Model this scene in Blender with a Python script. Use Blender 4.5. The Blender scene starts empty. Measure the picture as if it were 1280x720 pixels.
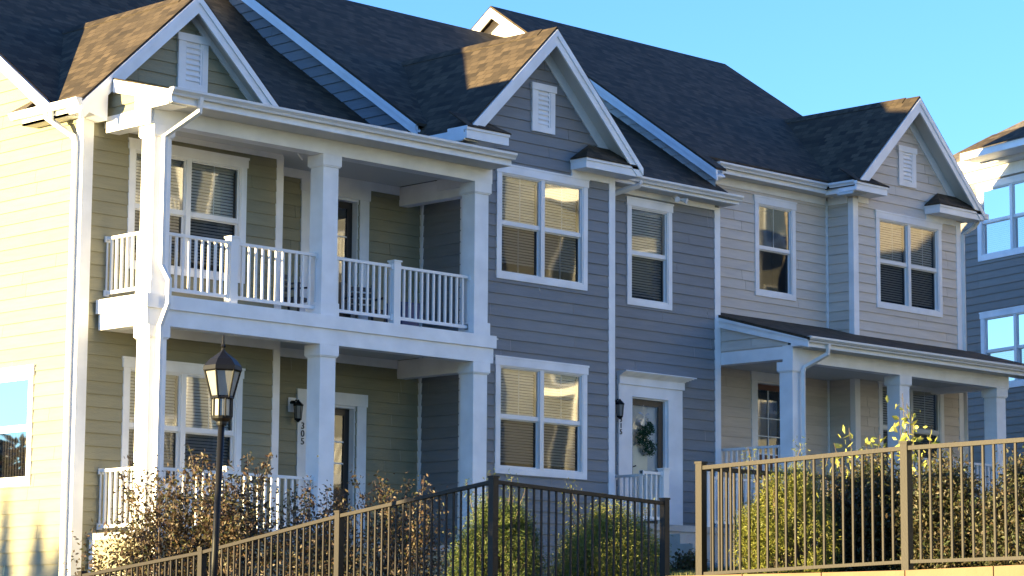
import bpy, math, random
from mathutils import Vector, Matrix
random.seed(7)
C = bpy.data.collections.new('place'); bpy.context.scene.collection.children.link(C)
sc = bpy.context.scene

# ------------------------------------------------------------------ camera
# eye level is z = 0; x runs along the fronts (to the right), y into the houses
cam = bpy.data.cameras.new('camera'); cam.sensor_width = 36; cam.lens = 36*3261.88/1280
cam.clip_start = .1; cam.clip_end = 3000
co = bpy.data.objects.new('camera', cam); C.objects.link(co)
Rv = Vector((0.7108927, -0.70326954, 0.00659785)); Uv = Vector((-0.1025736, -0.09439537, 0.99023642)); Fv = Vector((0.6957803, 0.70462861, 0.13924187))
co.matrix_world = Matrix(((Rv.x, Uv.x, -Fv.x, 0), (Rv.y, Uv.y, -Fv.y, 0), (Rv.z, Uv.z, -Fv.z, 0), (0, 0, 0, 1)))
sc.camera = co

# ------------------------------------------------------------------ light
SUN_EL, SUN_AZ = math.radians(3.4), math.radians(19.5)      # azimuth from -X towards +Y
sdir = Vector((-math.cos(SUN_EL)*math.cos(SUN_AZ), math.cos(SUN_EL)*math.sin(SUN_AZ), math.sin(SUN_EL)))
w = bpy.data.worlds.new('World'); sc.world = w; w.use_nodes = True
nt = w.node_tree; bg = nt.nodes['Background']
sky = nt.nodes.new('ShaderNodeTexSky'); sky.sky_type = 'NISHITA'; sky.sun_disc = False
sky.sun_elevation = SUN_EL; sky.sun_rotation = math.atan2(sdir.x, sdir.y)
sky.altitude = 50; sky.air_density = 1.0; sky.dust_density = 0.0; sky.ozone_density = 1.6
tint = nt.nodes.new('ShaderNodeMix'); tint.data_type = 'RGBA'; tint.blend_type = 'MULTIPLY'; tint.inputs[0].default_value = 1
tint.inputs[7].default_value = (.41, .735, 1.50, 1)                  # daylight white balance: the twilight sky reads deep blue
nt.links.new(sky.outputs[0], tint.inputs[6]); nt.links.new(tint.outputs[2], bg.inputs[0]); bg.inputs[1].default_value = .10
sun = bpy.data.lights.new('sun', 'SUN'); sun.energy = 4.2; sun.angle = math.radians(.5); sun.color = (1, .78, .38)
so = bpy.data.objects.new('sun', sun); C.objects.link(so); so.rotation_euler = sdir.to_track_quat('Z', 'Y').to_euler()
so.location = (-20, 60, 30)
vs = sc.view_settings; vs.view_transform = 'Standard'; vs.look = 'None'; vs.gamma = 1; vs.exposure = 2.72; vs.use_curve_mapping = False

# ------------------------------------------------------------------ materials
def newmat(n, col, rough=.6, metal=0, spec=.5):
    m = bpy.data.materials.new(n); m.use_nodes = True; b = m.node_tree.nodes['Principled BSDF']
    b.inputs['Base Color'].default_value = (*col, 1); b.inputs['Roughness'].default_value = rough
    b.inputs['Metallic'].default_value = metal; b.inputs['Specular IOR Level'].default_value = spec
    return m
def N(m, t, **k):
    n = m.node_tree.nodes.new(t)
    for a, v in k.items(): setattr(n, a, v)
    return n
def L(m, a, b): m.node_tree.links.new(a, b)
def coords(m, scale=(1, 1, 1), out='Object'):
    tc = N(m, 'ShaderNodeTexCoord'); mp = N(m, 'ShaderNodeMapping'); mp.inputs['Scale'].default_value = scale
    L(m, tc.outputs[out], mp.inputs[0]); return mp.outputs[0]
def vary(m, col, amt=.12, scale=1.5, bump=.0, bscale=40, stretch=(1, 1, 1), coords_out='Object'):
    """soft tonal variation and a fine grain"""
    b = m.node_tree.nodes['Principled BSDF']; v = coords(m, stretch, coords_out)
    n = N(m, 'ShaderNodeTexNoise'); n.inputs['Scale'].default_value = scale; n.inputs['Detail'].default_value = 5; L(m, v, n.inputs[0])
    r = N(m, 'ShaderNodeMapRange'); r.inputs[1].default_value = .3; r.inputs[2].default_value = .7
    r.inputs[3].default_value = 1-amt; r.inputs[4].default_value = 1+amt; L(m, n.outputs[0], r.inputs[0])
    mx = N(m, 'ShaderNodeVectorMath', operation='SCALE'); mx.inputs[0].default_value = col; L(m, r.outputs[0], mx.inputs['Scale'])
    L(m, mx.outputs[0], b.inputs['Base Color'])
    if bump:
        n2 = N(m, 'ShaderNodeTexNoise'); n2.inputs['Scale'].default_value = bscale; n2.inputs['Detail'].default_value = 3; L(m, v, n2.inputs[0])
        bp = N(m, 'ShaderNodeBump'); bp.inputs['Strength'].default_value = bump; bp.inputs['Distance'].default_value = .01
        L(m, n2.outputs[0], bp.inputs['Height']); L(m, bp.outputs[0], b.inputs['Normal'])
    return m
def siding_mat(n, col):
    m = vary(newmat(n, col, .65), col, .07, 2.2, .35, 14, (1, 1, 9)); b = m.node_tree.nodes['Principled BSDF']
    src = b.inputs['Base Color'].links[0].from_socket; g = N(m, 'ShaderNodeNewGeometry'); r = N(m, 'ShaderNodeMapRange')
    r.inputs[3].default_value = .94; r.inputs[4].default_value = 1.06; L(m, g.outputs['Random Per Island'], r.inputs[0])
    k = N(m, 'ShaderNodeVectorMath', operation='SCALE'); L(m, src, k.inputs[0]); L(m, r.outputs[0], k.inputs['Scale']); L(m, k.outputs[0], b.inputs['Base Color']); return m
M = {}
M['olive'] = siding_mat('khaki fibre cement siding', (.268, .248, .160))
M['slate'] = siding_mat('slate fibre cement siding', (.20, .212, .226))
M['beige'] = siding_mat('greige fibre cement siding', (.61, .55, .485))
M['grey'] = siding_mat('dark grey siding', (.235, .21, .185))
M['cream'] = siding_mat('cream siding', (.40, .40, .36))
M['white'] = vary(newmat('white trim paint', (.84, .84, .85), .5), (.84, .84, .85), .085, 2.3, .15, 9)
M['gutter'] = vary(newmat('white gutter aluminium', (.72, .71, .69), .35), (.72, .71, .69), .05, 3)
M['soffit'] = newmat('white vented soffit', (.62, .62, .6), .6)
def soffit():
    m = M['soffit']; b = m.node_tree.nodes['Principled BSDF']; v = coords(m)
    wv = N(m, 'ShaderNodeTexWave'); wv.inputs['Scale'].default_value = 1.6; wv.bands_direction = 'DIAGONAL'; L(m, v, wv.inputs[0])
    wv.wave_profile = 'SAW'
    bp = N(m, 'ShaderNodeBump'); bp.inputs['Strength'].default_value = .8; bp.inputs['Distance'].default_value = .02
    L(m, wv.outputs[1], bp.inputs['Height']); L(m, bp.outputs[0], b.inputs['Normal'])
soffit()
def shingle(n, c1, c2, c3):
    m = newmat(n, c1, .85, 0, .25); b = m.node_tree.nodes['Principled BSDF']; tc = N(m, 'ShaderNodeTexCoord')
    ns = N(m, 'ShaderNodeTexNoise'); ns.inputs['Scale'].default_value = 3; L(m, tc.outputs['UV'], ns.inputs[0])
    ad = N(m, 'ShaderNodeVectorMath', operation='MULTIPLY_ADD'); ad.inputs[1].default_value = (.05, .035, 0)
    L(m, ns.outputs['Color'], ad.inputs[0]); L(m, tc.outputs['UV'], ad.inputs[2])
    br = N(m, 'ShaderNodeTexBrick'); L(m, ad.outputs[0], br.inputs[0]); br.inputs['Scale'].default_value = 1
    br.inputs['Brick Width'].default_value = .19; br.inputs['Row Height'].default_value = .14; br.inputs['Mortar Size'].default_value = .006
    br.inputs['Color1'].default_value = (*c1, 1); br.inputs['Color2'].default_value = (*c2, 1); br.inputs['Mortar'].default_value = (*[x*.45 for x in c1], 1)
    br.inputs['Bias'].default_value = 0
    n2 = N(m, 'ShaderNodeTexNoise'); n2.inputs['Scale'].default_value = 1.3; n2.inputs['Detail'].default_value = 6; L(m, tc.outputs['UV'], n2.inputs[0])
    n3 = N(m, 'ShaderNodeTexNoise'); n3.inputs['Scale'].default_value = 60; L(m, tc.outputs['UV'], n3.inputs[0])
    mr = N(m, 'ShaderNodeMapRange'); mr.inputs[1].default_value = .4; mr.inputs[2].default_value = .75; mr.inputs[4].default_value = .5; L(m, n2.outputs[0], mr.inputs[0]); mx = N(m, 'ShaderNodeMix', data_type='RGBA'); L(m, mr.outputs[0], mx.inputs[0]); L(m, br.outputs[0], mx.inputs[6]); mx.inputs[7].default_value = (*c3, 1)
    r = N(m, 'ShaderNodeMapRange'); r.inputs[3].default_value = .7; r.inputs[4].default_value = 1.3; L(m, n3.outputs[0], r.inputs[0])
    sm = N(m, 'ShaderNodeVectorMath', operation='SCALE'); L(m, mx.outputs[2], sm.inputs[0]); L(m, r.outputs[0], sm.inputs['Scale'])
    L(m, sm.outputs[0], b.inputs['Base Color'])
    # course butts
    sp = N(m, 'ShaderNodeSeparateXYZ'); L(m, ad.outputs[0], sp.inputs[0])
    md = N(m, 'ShaderNodeMath', operation='PINGPONG'); md.inputs[1].default_value = .14; L(m, sp.outputs[1], md.inputs[0])
    fr = N(m, 'ShaderNodeMath', operation='MULTIPLY_ADD'); L(m, br.outputs[1], fr.inputs[0]); fr.inputs[1].default_value = -.6
    sb = N(m, 'ShaderNodeSeparateColor'); L(m, br.outputs[0], sb.inputs[0]); 
    s2 = N(m, 'ShaderNodeMath', operation='MULTIPLY'); s2.inputs[1].default_value = 8; L(m, sb.outputs[0], s2.inputs[0]); L(m, s2.outputs[0], fr.inputs[2])
    bp = N(m, 'ShaderNodeBump'); bp.inputs['Strength'].default_value = .9; bp.inputs['Distance'].default_value = .02
    L(m, fr.outputs[0], bp.inputs['Height']); L(m, bp.outputs[0], b.inputs['Normal'])
    return m
M['roof'] = shingle('weathered charcoal shingles', (.100, .072, .044), (.032, .024, .016), (.052, .039, .025))
M['roof2'] = shingle('weathered brown shingles', (.17, .14, .11), (.09, .075, .06), (.13, .108, .088))
M['edge'] = newmat('black drip edge', (.02, .02, .022), .6)
M['door'] = newmat('near black door paint', (.018, .018, .02), .35)
M['brown'] = newmat('dark bronze door frame', (.05, .038, .028), .45)
M['redwood'] = newmat('dark red door', (.10, .025, .018), .4)
M['iron'] = vary(newmat('dark bronze aluminium', (.015, .0105, .008), .55, 0, .26), (.015, .0105, .008), .12, 3, .15, 60)
M['black'] = newmat('black cast metal', (.009, .009, .0095), .5, 0, .22)
M['concrete'] = vary(newmat('concrete', (.36, .35, .33), .85), (.36, .35, .33), .15, 3, .4, 30)
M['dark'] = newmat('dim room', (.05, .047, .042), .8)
M['blind'] = newmat('ivory blind', (.62, .60, .54), .6)
M['bluepane'] = newmat('blue-grey glass', (.12, .17, .24), .2)
M['curtain'] = newmat('taupe curtain', (.26, .22, .19), .9)
M['frost'] = newmat('seeded glass', (.34, .34, .32), .3)
b_ = M['frost'].node_tree.nodes['Principled BSDF']; b_.inputs['Transmission Weight'].default_value = .35; b_.inputs['Roughness'].default_value = .35
def glass(n, wav=.2, fac=.13, scale=.55):
    m = bpy.data.materials.new(n); m.use_nodes = True; t = m.node_tree; t.nodes.clear()
    o = N(m, 'ShaderNodeOutputMaterial'); mx = N(m, 'ShaderNodeMixShader'); tr = N(m, 'ShaderNodeBsdfTransparent'); gl = N(m, 'ShaderNodeBsdfGlossy')
    gl.inputs['Roughness'].default_value = .02; tr.inputs[0].default_value = (.92, .95, .95, 1)
    fr = N(m, 'ShaderNodeFresnel'); fr.inputs[0].default_value = 1.5; ad = N(m, 'ShaderNodeMath', operation='MULTIPLY_ADD'); ad.inputs[1].default_value = 1.6; ad.inputs[2].default_value = fac
    L(m, fr.outputs[0], ad.inputs[0]); L(m, ad.outputs[0], mx.inputs[0]); L(m, tr.outputs[0], mx.inputs[1]); L(m, gl.outputs[0], mx.inputs[2]); L(m, mx.outputs[0], o.inputs[0])
    v = coords(m, (1, 1, 1)); n = N(m, 'ShaderNodeTexNoise'); n.inputs['Scale'].default_value = scale; n.inputs['Detail'].default_value = 1; L(m, v, n.inputs[0])
    bp = N(m, 'ShaderNodeBump'); bp.inputs['Strength'].default_value = wav; bp.inputs['Distance'].default_value = .05
    L(m, n.outputs[0], bp.inputs['Height']); L(m, bp.outputs[0], gl.inputs['Normal']); return m
M['glass'] = glass('window glass')
M['screen'] = glass('screened glass', fac=.03)
for n_ in M['screen'].node_tree.nodes:
    if n_.type == 'BSDF_TRANSPARENT': n_.inputs[0].default_value = (.46, .48, .5, 1)
    if n_.type == 'MATH' and n_.operation == 'MULTIPLY_ADD': n_.inputs[1].default_value = .7
def leafmat(n, cols, rough=.5):
    m = newmat(n, cols[0], rough); b = m.node_tree.nodes['Principled BSDF']
    g = N(m, 'ShaderNodeNewGeometry'); cr = N(m, 'ShaderNodeValToRGB'); cr.color_ramp.interpolation = 'LINEAR'
    e = cr.color_ramp.elements; e[0].position = 0; e[0].color = (*cols[0], 1); e[1].position = 1; e[1].color = (*cols[-1], 1)
    for i, c in enumerate(cols[1:-1]):
        k = e.new((i+1)/(len(cols)-1)); k.color = (*c, 1)
    L(m, g.outputs['Random Per Island'], cr.inputs[0]); L(m, cr.outputs[0], b.inputs['Base Color'])
    tl = N(m, 'ShaderNodeBsdfTranslucent'); L(m, cr.outputs[0], tl.inputs[0]); mx = N(m, 'ShaderNodeMixShader'); mx.inputs[0].default_value = .3
    o = [x for x in m.node_tree.nodes if x.type == 'OUTPUT_MATERIAL'][0]
    L(m, b.outputs[0], mx.inputs[1]); L(m, tl.outputs[0], mx.inputs[2]); L(m, mx.outputs[0], o.inputs[0]); return m
M['myrtle'] = leafmat('russet myrtle leaves', [(.045, .03, .02), (.09, .05, .03), (.13, .08, .04), (.06, .07, .02), (.10, .055, .035), (.045, .055, .018), (.16, .12, .07), (.03, .022, .015)])
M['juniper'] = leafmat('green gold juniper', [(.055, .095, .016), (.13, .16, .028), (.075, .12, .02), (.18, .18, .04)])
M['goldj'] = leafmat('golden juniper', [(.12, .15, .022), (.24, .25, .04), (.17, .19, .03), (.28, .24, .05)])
M['hedge'] = leafmat('dark hedge leaves', [(.045, .055, .02), (.085, .06, .03), (.06, .085, .025), (.10, .065, .035), (.05, .07, .02)])
M['yleaf'] = leafmat('yellow autumn leaves', [(.35, .36, .06), (.5, .46, .10), (.25, .3, .06)])
M['wreath'] = leafmat('dark green wreath', [(.015, .06, .025), (.035, .10, .045)])
M['bark'] = vary(newmat('bark', (.11, .08, .06), .9), (.11, .08, .06), .3, 12)
M['tan'] = vary(newmat('tan retaining block', (.165, .105, .058), .85), (.165, .105, .058), .14, 2.5, .6, 25)
M['asphalt'] = vary(newmat('asphalt', (.05, .05, .052), .9), (.05, .05, .052), .15, 2, .3, 60)
M['walk'] = vary(newmat('concrete walk', (.34, .33, .31), .9), (.34, .33, .31), .1, 1, .2, 30)
M['ground'] = vary(newmat('lawn soil', (.06, .065, .03), .95), (.06, .065, .03), .35, 1.2, .5, 30)
M['grass'] = leafmat('grass blades', [(.05, .08, .02), (.09, .11, .03), (.12, .11, .05)])
M['silver'] = newmat('silver ribbon', (.45, .47, .5), .3, .6)
M['bluep'] = newmat('blue plastic', (.02, .05, .16), .4)
M['chair'] = newmat('black chair', (.015, .015, .02), .4)
M['num'] = newmat('black numerals', (.012, .012, .014), .4)
M['vinyl'] = newmat('white vinyl', (.78, .78, .78), .35)

# ------------------------------------------------------------------ mesh helpers
class MB:
    def __init__(s): s.v = []; s.f = []; s.uv = {}
    def poly(s, pts, uv=None):
        i = len(s.v); s.v += [tuple(p) for p in pts]; s.f.append(tuple(range(i, i+len(pts))))
        if uv: s.uv[len(s.f)-1] = uv
    def box(s, x0, x1, y0, y1, z0, z1): s.hexa([(x0, y0, z0), (x1, y0, z0), (x1, y1, z0), (x0, y1, z0), (x0, y0, z1), (x1, y0, z1), (x1, y1, z1), (x0, y1, z1)])
    def hexa(s, p):
        i = len(s.v); s.v += [tuple(q) for q in p]
        for f in ((0, 3, 2, 1), (4, 5, 6, 7), (0, 1, 5, 4), (1, 2, 6, 5), (2, 3, 7, 6), (3, 0, 4, 7)): s.f.append(tuple(i+k for k in f))
    def prism(s, pts, vec):
        n = len(pts); i = len(s.v); vec = Vector(vec); s.v += [tuple(p) for p in pts]+[tuple(Vector(p)+vec) for p in pts]
        s.f.append(tuple(range(i, i+n))); s.f.append(tuple(range(i+2*n-1, i+n-1, -1)))
        for k in range(n): s.f.append((i+k, i+n+k, i+n+(k+1) % n, i+(k+1) % n))
    def tube(s, pts, r, n=6, r2=None, rot=0, sx=1, cap=True):
        pts = [Vector(p) for p in pts]; m = len(pts); i0 = len(s.v); ref = None
        for k, p in enumerate(pts):
            t = (pts[min(k+1, m-1)]-pts[max(k-1, 0)]).normalized()
            if ref is None: ref = Vector((1, 0, 0)) if abs(t.x) < .8 else Vector((0, 1, 0))
            a = (ref-t*ref.dot(t)).normalized(); b = t.cross(a); ref = a
            rr = r if r2 is None else r+(r2-r)*k/(m-1)
            if isinstance(r, (list, tuple)): rr = r[k]
            for j in range(n):
                q = 2*math.pi*(j+.5)/n+rot; s.v.append(tuple(p+a*(math.cos(q)*rr*sx)+b*(math.sin(q)*rr)))
        for k in range(m-1):
            for j in range(n):
                a = i0+k*n+j; b = i0+k*n+(j+1) % n; s.f.append((a, b, b+n, a+n))
        if cap: s.f.append(tuple(i0+j for j in range(n))[::-1]); s.f.append(tuple(i0+(m-1)*n+j for j in range(n)))
    def lathe(s, c, prof, n=8, rot=0):
        c = Vector(c); s.tube([c+Vector((0, 0, z)) for r, z in prof], [r for r, z in prof], n, rot=rot)
    def roof(s, pts, eave, th=.045, edge=True):
        """sloping sheet with shingle UVs (u along the eave direction) and thickness"""
        P = [Vector(p) for p in pts]; e = Vector(eave).normalized(); n = (P[1]-P[0]).cross(P[2]-P[0]).normalized()
        if n.z < 0: P.reverse(); n = -n
        up = n.cross(e).normalized(); uv = [(p.dot(e), p.dot(up)) for p in P]; s.poly(P, uv)
        if edge: s.prism([p+Vector((0, 0, -.004)) for p in P], (0, 0, -th))
    def pieces(s):
        """faces grouped into pieces that touch"""
        par = list(range(len(s.v)))
        def find(a):
            while par[a] != a: par[a] = par[par[a]]; a = par[a]
            return a
        for f in s.f:
            for v in f[1:]: par[find(v)] = find(f[0])
        g = {}
        for i, f in enumerate(s.f): g.setdefault(find(f[0]), []).append(i)
        G_ = list(g.values()); bb = []
        for fs in G_:
            P_ = [s.v[v] for f in fs for v in s.f[f]]; bb.append([min(p[k] for p in P_)-.012 for k in range(3)]+[max(p[k] for p in P_)+.012 for k in range(3)])
        n = len(G_); pr = list(range(n))
        def fd(a):
            while pr[a] != a: a = pr[a]
            return a
        for i in range(n):
            for j in range(i):
                if all(bb[i][k] <= bb[j][k+3] and bb[j][k] <= bb[i][k+3] for k in range(3)): pr[fd(i)] = fd(j)
        out = {}
        for i in range(n): out.setdefault(fd(i), []).extend(G_[i])
        return list(out.values())
    def build(s, name, mat, parent, origin=None, smooth=False):
        o = Vector(origin if origin is not None else org(parent))
        me = bpy.data.meshes.new(name); me.from_pydata([tuple(Vector(v)-o) for v in s.v], [], s.f); me.update()
        if s.uv:
            l = me.uv_layers.new(name='UVMap')
            for fi, u in s.uv.items():
                for k, li in enumerate(me.polygons[fi].loop_indices): l.data[li].uv = u[k]
        me.materials.append(M[mat] if isinstance(mat, str) else mat)
        if smooth:
            for p in me.polygons: p.use_smooth = True
        if parent and name in SPLIT:
            comps = s.pieces()
            if len(comps) > 1:
                bpy.data.meshes.remove(me); out = None
                for fs in comps:
                    q = MB(); used = sorted({v for f in fs for v in s.f[f]}); mp = {v: i for i, v in enumerate(used)}
                    q.v = [s.v[v] for v in used]; q.f = [tuple(mp[v] for v in s.f[f]) for f in fs]; out = q.build(name, mat, parent, origin)
                return out
        ob = bpy.data.objects.new(name, me); C.objects.link(ob)
        if parent: ob.parent = parent
        else: ob.location = o
        return ob
SPLIT = {'corner_board', 'porch_trim', 'eave_frieze', 'eave_soffit', 'fascia', 'pilaster', 'porch_ceiling', 'porch_beam', 'stoop', 'frieze', 'soffit', 'eave_fascia', 'gable_roof_side', 'side_soffit'}
def org(o):
    v = Vector((0, 0, 0))
    while o is not None: v += o.location; o = o.parent
    return v
def thing(name, label, cat, loc, group=None):
    o = bpy.data.objects.new(name, None); o.empty_display_size = .3; C.objects.link(o); o.location = loc
    o['label'] = label; o['category'] = cat
    if group: o['group'] = group
    return o
def tag(o, label, cat, group=None):
    o['label'] = label; o['category'] = cat
    if group: o['group'] = group
    return o
def struct(name, mb, mat):
    o = mb.build(name, mat, None, (0, 0, 0)); o['kind'] = 'structure'; return o

class Fr:      # wall frame: s along the wall, d outwards, z up
    def __init__(s, O, u, n): s.O = Vector(O); s.u = Vector(u).normalized(); s.n = Vector(n).normalized()
    def p(s, a, d, z): return s.O+s.u*a+s.n*d+Vector((0, 0, z))
    def box(s, mb, a0, a1, d0, d1, z0, z1):
        mb.hexa([s.p(a0, d0, z0), s.p(a1, d0, z0), s.p(a1, d1, z0), s.p(a0, d1, z0), s.p(a0, d0, z1), s.p(a1, d0, z1), s.p(a1, d1, z1), s.p(a0, d1, z1)])
def front(Y): return Fr((0, Y, 0), (1, 0, 0), (0, -1, 0))
def side(X): return Fr((X, 0, 0), (0, 1, 0), (-1, 0, 0))

def srange(poly, z):
    xs = []
    n = len(poly)
    for i in range(n):
        (a, za), (b, zb) = poly[i], poly[(i+1) % n]
        if (za-z)*(zb-z) <= 0 and abs(za-zb) > 1e-9: xs.append(a+(b-a)*(z-za)/(zb-za))
    return (min(xs), max(xs)) if len(xs) >= 2 else None
EXPO = .19
def siding(mb, fr, poly, holes=(), phase=5.625, lap=.02):
    zs = [z for _, z in poly]; zlo, zhi = min(zs), max(zs)
    lv = {zlo, zhi}
    k = math.floor((zlo-phase)/EXPO)
    z = phase+k*EXPO
    while z < zhi+EXPO:
        if zlo < z < zhi: lv.add(z)
        z += EXPO
    for zz in zs: lv.add(zz)
    for h in holes:
        for zz in h[2:]:
            if zlo < zz < zhi: lv.add(zz)
    lv = sorted(lv); lv = [a for i, a in enumerate(lv) if i == 0 or a-lv[i-1] > 1e-5]
    for za, zb in zip(lv, lv[1:]):
        if zb-za < 1e-4: continue
        ra, rb = srange(poly, za+1e-6), srange(poly, zb-1e-6)
        if not ra or not rb: continue
        c0 = phase+math.floor(((za+zb)/2-phase)/EXPO)*EXPO
        da = lap*(1-(za-c0)/EXPO)+.002; db = lap*(1-(zb-c0)/EXPO)+.002
        hs = sorted([(h[0], h[1]) for h in holes if h[2] < (za+zb)/2 < h[3]])
        segs = []; la, lb = ra[0], rb[0]
        for h0, h1 in hs:
            if h0 > min(la, lb): segs.append((la, h0, lb, h0))
            la = lb = h1
        if ra[1] > la or rb[1] > lb: segs.append((la, ra[1], lb, rb[1]))
        rj = random.Random(int(round(c0*1000))+int(abs(fr.O.x*7+fr.O.y*13))); j0 = min(s_ for s_, _ in poly)-rj.uniform(.3, 3.4); cut = []
        for a0, a1, b0, b1 in segs:
            js = []; j = j0
            while j < max(a1, b1):
                if j > max(a0, b0)+.15 and j < min(a1, b1)-.15: js.append(j)
                j += 3.66
            e0, e1 = a0, b0
            for j in js: cut.append((e0, j-.002, e1, j-.002)); e0 = e1 = j+.002
            cut.append((e0, a1, e1, b1))
        for a0, a1, b0, b1 in cut:
            mb.poly([fr.p(a0, da, za), fr.p(a1, da, za), fr.p(b1, db, zb), fr.p(b0, db, zb)])
            if abs(za-c0) < 1e-4: mb.poly([fr.p(a0, 0, za), fr.p(a1, 0, za), fr.p(a1, da, za), fr.p(a0, da, za)])

def window(house, fr, s0, s1, z0, z1, double=True, blind=(0, 1), grille=True, depth=.5, sill=False, wall_holes=None, lowgrille=False, casing=.1, slat_open=.5):
    """casing, sash, panes, blind and room behind; returns the hole to leave in the siding"""
    mb = MB(); ca = casing; hd = .155
    fr.box(mb, s0, s0+ca, -.01, .034, z0+ca, z1-hd); fr.box(mb, s1-ca, s1, -.01, .034, z0+ca, z1-hd)
    fr.box(mb, s0, s1, -.01, .034, z0, z0+ca); fr.box(mb, s0-.02, s1+.02, -.01, .044, z1-hd, z1)
    fr.box(mb, s0-.035, s1+.035, -.01, .052, z1-.03, z1+.004)
    a0, a1, b0, b1 = s0+ca, s1-ca, z0+ca, z1-hd
    wo = mb.build('window', 'white', house)
    sm = MB(); gm = MB(); gl_ = MB(); f = .026
    fr.box(sm, a0, a0+f, -.09, .024, b0, b1); fr.box(sm, a1-f, a1, -.09, .024, b0, b1)
    fr.box(sm, a0+f, a1-f, -.09, .022, b0, b0+f); fr.box(sm, a0+f, a1-f, -.09, .022, b1-f, b1)
    bays = [(a0+f, a1-f)]
    if double:
        mid = (a0+a1)/2; fr.box(sm, mid-.045, mid+.045, -.088, .028, b0+f, b1-f); bays = [(a0+f, mid-.045), (mid+.045, a1-f)]
    zm = (b0+b1)/2
    for c0, c1 in bays:
        fr.box(sm, c0, c1, -.06, -.005, zm-.028, zm+.028)              # meeting rail
        for (e0, e1, dd) in ((zm+.028, b1-f, -.02), (b0+f, zm-.028, -.055)):
            r = .025
            fr.box(sm, c0, c0+r, dd-.012, dd+.012, e0, e1); fr.box(sm, c1-r, c1, dd-.012, dd+.012, e0, e1)
            fr.box(sm, c0+r, c1-r, dd-.012, dd+.012, e0, e0+r*.8); fr.box(sm, c0+r, c1-r, dd-.012, dd+.012, e1-r*.8, e1)
            if grille and (e0 > zm or lowgrille):
                mc = (c0+c1)/2; fr.box(sm, mc-.008, mc+.008, dd-.008, dd-.001, e0+r*.8, e1-r*.8)
            (gm if e0 > zm else gl_).poly([fr.p(c0+r, dd, e0), fr.p(c1-r, dd, e0), fr.p(c1-r, dd, e1), fr.p(c0+r, dd, e1)])
    sm.build('sash', 'vinyl', wo); 
    gm.build('pane', 'glass', wo); gl_.build('screened_pane', 'screen', wo)
    if blind:
        bm = MB(); zt = b1-f-.02; zb_ = b1-(b1-b0)*blind[1]; z = zt
        for c0, c1 in bays:
            z = zt
            fr.box(bm, c0+.005, c1-.005, -.15, -.105, zt-.03, zt+.01)
            while z > zb_+.03:
                t = slat_open
                bm.poly([fr.p(c0+.01, -.115-.02*t, z-.028*(1-t*.5)), fr.p(c1-.01, -.115-.02*t, z-.028*(1-t*.5)), fr.p(c1-.01, -.135, z+.012), fr.p(c0+.01, -.135, z+.012)])
                z -= .048
        bm.build('blind', 'blind', wo)
    rm = MB(); d = -depth
    P = lambda a, dd, z: fr.p(a, dd, z)
    rm.poly([P(a0, d, b0), P(a1, d, b0), P(a1, d, b1), P(a0, d, b1)])
    rm.poly([P(a0, -.02, b0), P(a0, d, b0), P(a0, d, b1), P(a0, -.02, b1)]); rm.poly([P(a1, -.02, b0), P(a1, d, b0), P(a1, d, b1), P(a1, -.02, b1)])
    rm.poly([P(a0, -.02, b0), P(a1, -.02, b0), P(a1, d, b0), P(a0, d, b0)]); rm.poly([P(a0, -.02, b1), P(a1, -.02, b1), P(a1, d, b1), P(a0, d, b1)])
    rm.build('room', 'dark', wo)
    return (a0-.02, a1+.02, b0-.02, b1+.02)

def gutter(house, p0, p1, out, r=.1, name='gutter', endcap=True):
    """K-style gutter along p0-p1 (top front line); out = outward direction"""
    p0, p1, out = Vector(p0), Vector(p1), Vector(out); mb = MB(); up = Vector((0, 0, 1))
    prof = [(-.11, 0), (-.11, -.105), (-.045, -.105), (-.035, -.075), (-.01, -.045), (0, -.035), (0, 0), (-.012, .002), (-.012, -.03), (-.05, -.06), (-.095, -.06), (-.1, 0)]
    A = [p0+out*a+up*b for a, b in prof]; B = [p1+out*a+up*b for a, b in prof]; n = len(prof)
    for k in range(n): mb.poly([A[k], B[k], B[(k+1) % n], A[(k+1) % n]])
    for S in (A, B): mb.poly(S[:7]+[S[11]])
    return mb.build(name, 'gutter', house)
def downspout(house, pts, w=.075, strap=True):
    mb = MB(); mb.tube(pts, w*.64, 4, sx=1, rot=0)
    return mb.build('downspout', 'gutter', house)

def column(house, x0, yf, z0, z1, w=.305, d=.3, parent_name='column'):
    mb = MB(); y0, y1 = yf, yf+d
    mb.box(x0, x0+w, y0, y1, z0, z1)
    mb.box(x0-.035, x0+w+.035, y0-.035, y1+.035, z1-.165, z1-.001); mb.box(x0-.02, x0+w+.02, y0-.02, y1+.02, z1-.185, z1-.165)
    mb.box(x0-.03, x0+w+.03, y0-.03, y1+.03, z0, z0+.2)
    return mb.build('column', 'white', house)

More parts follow.
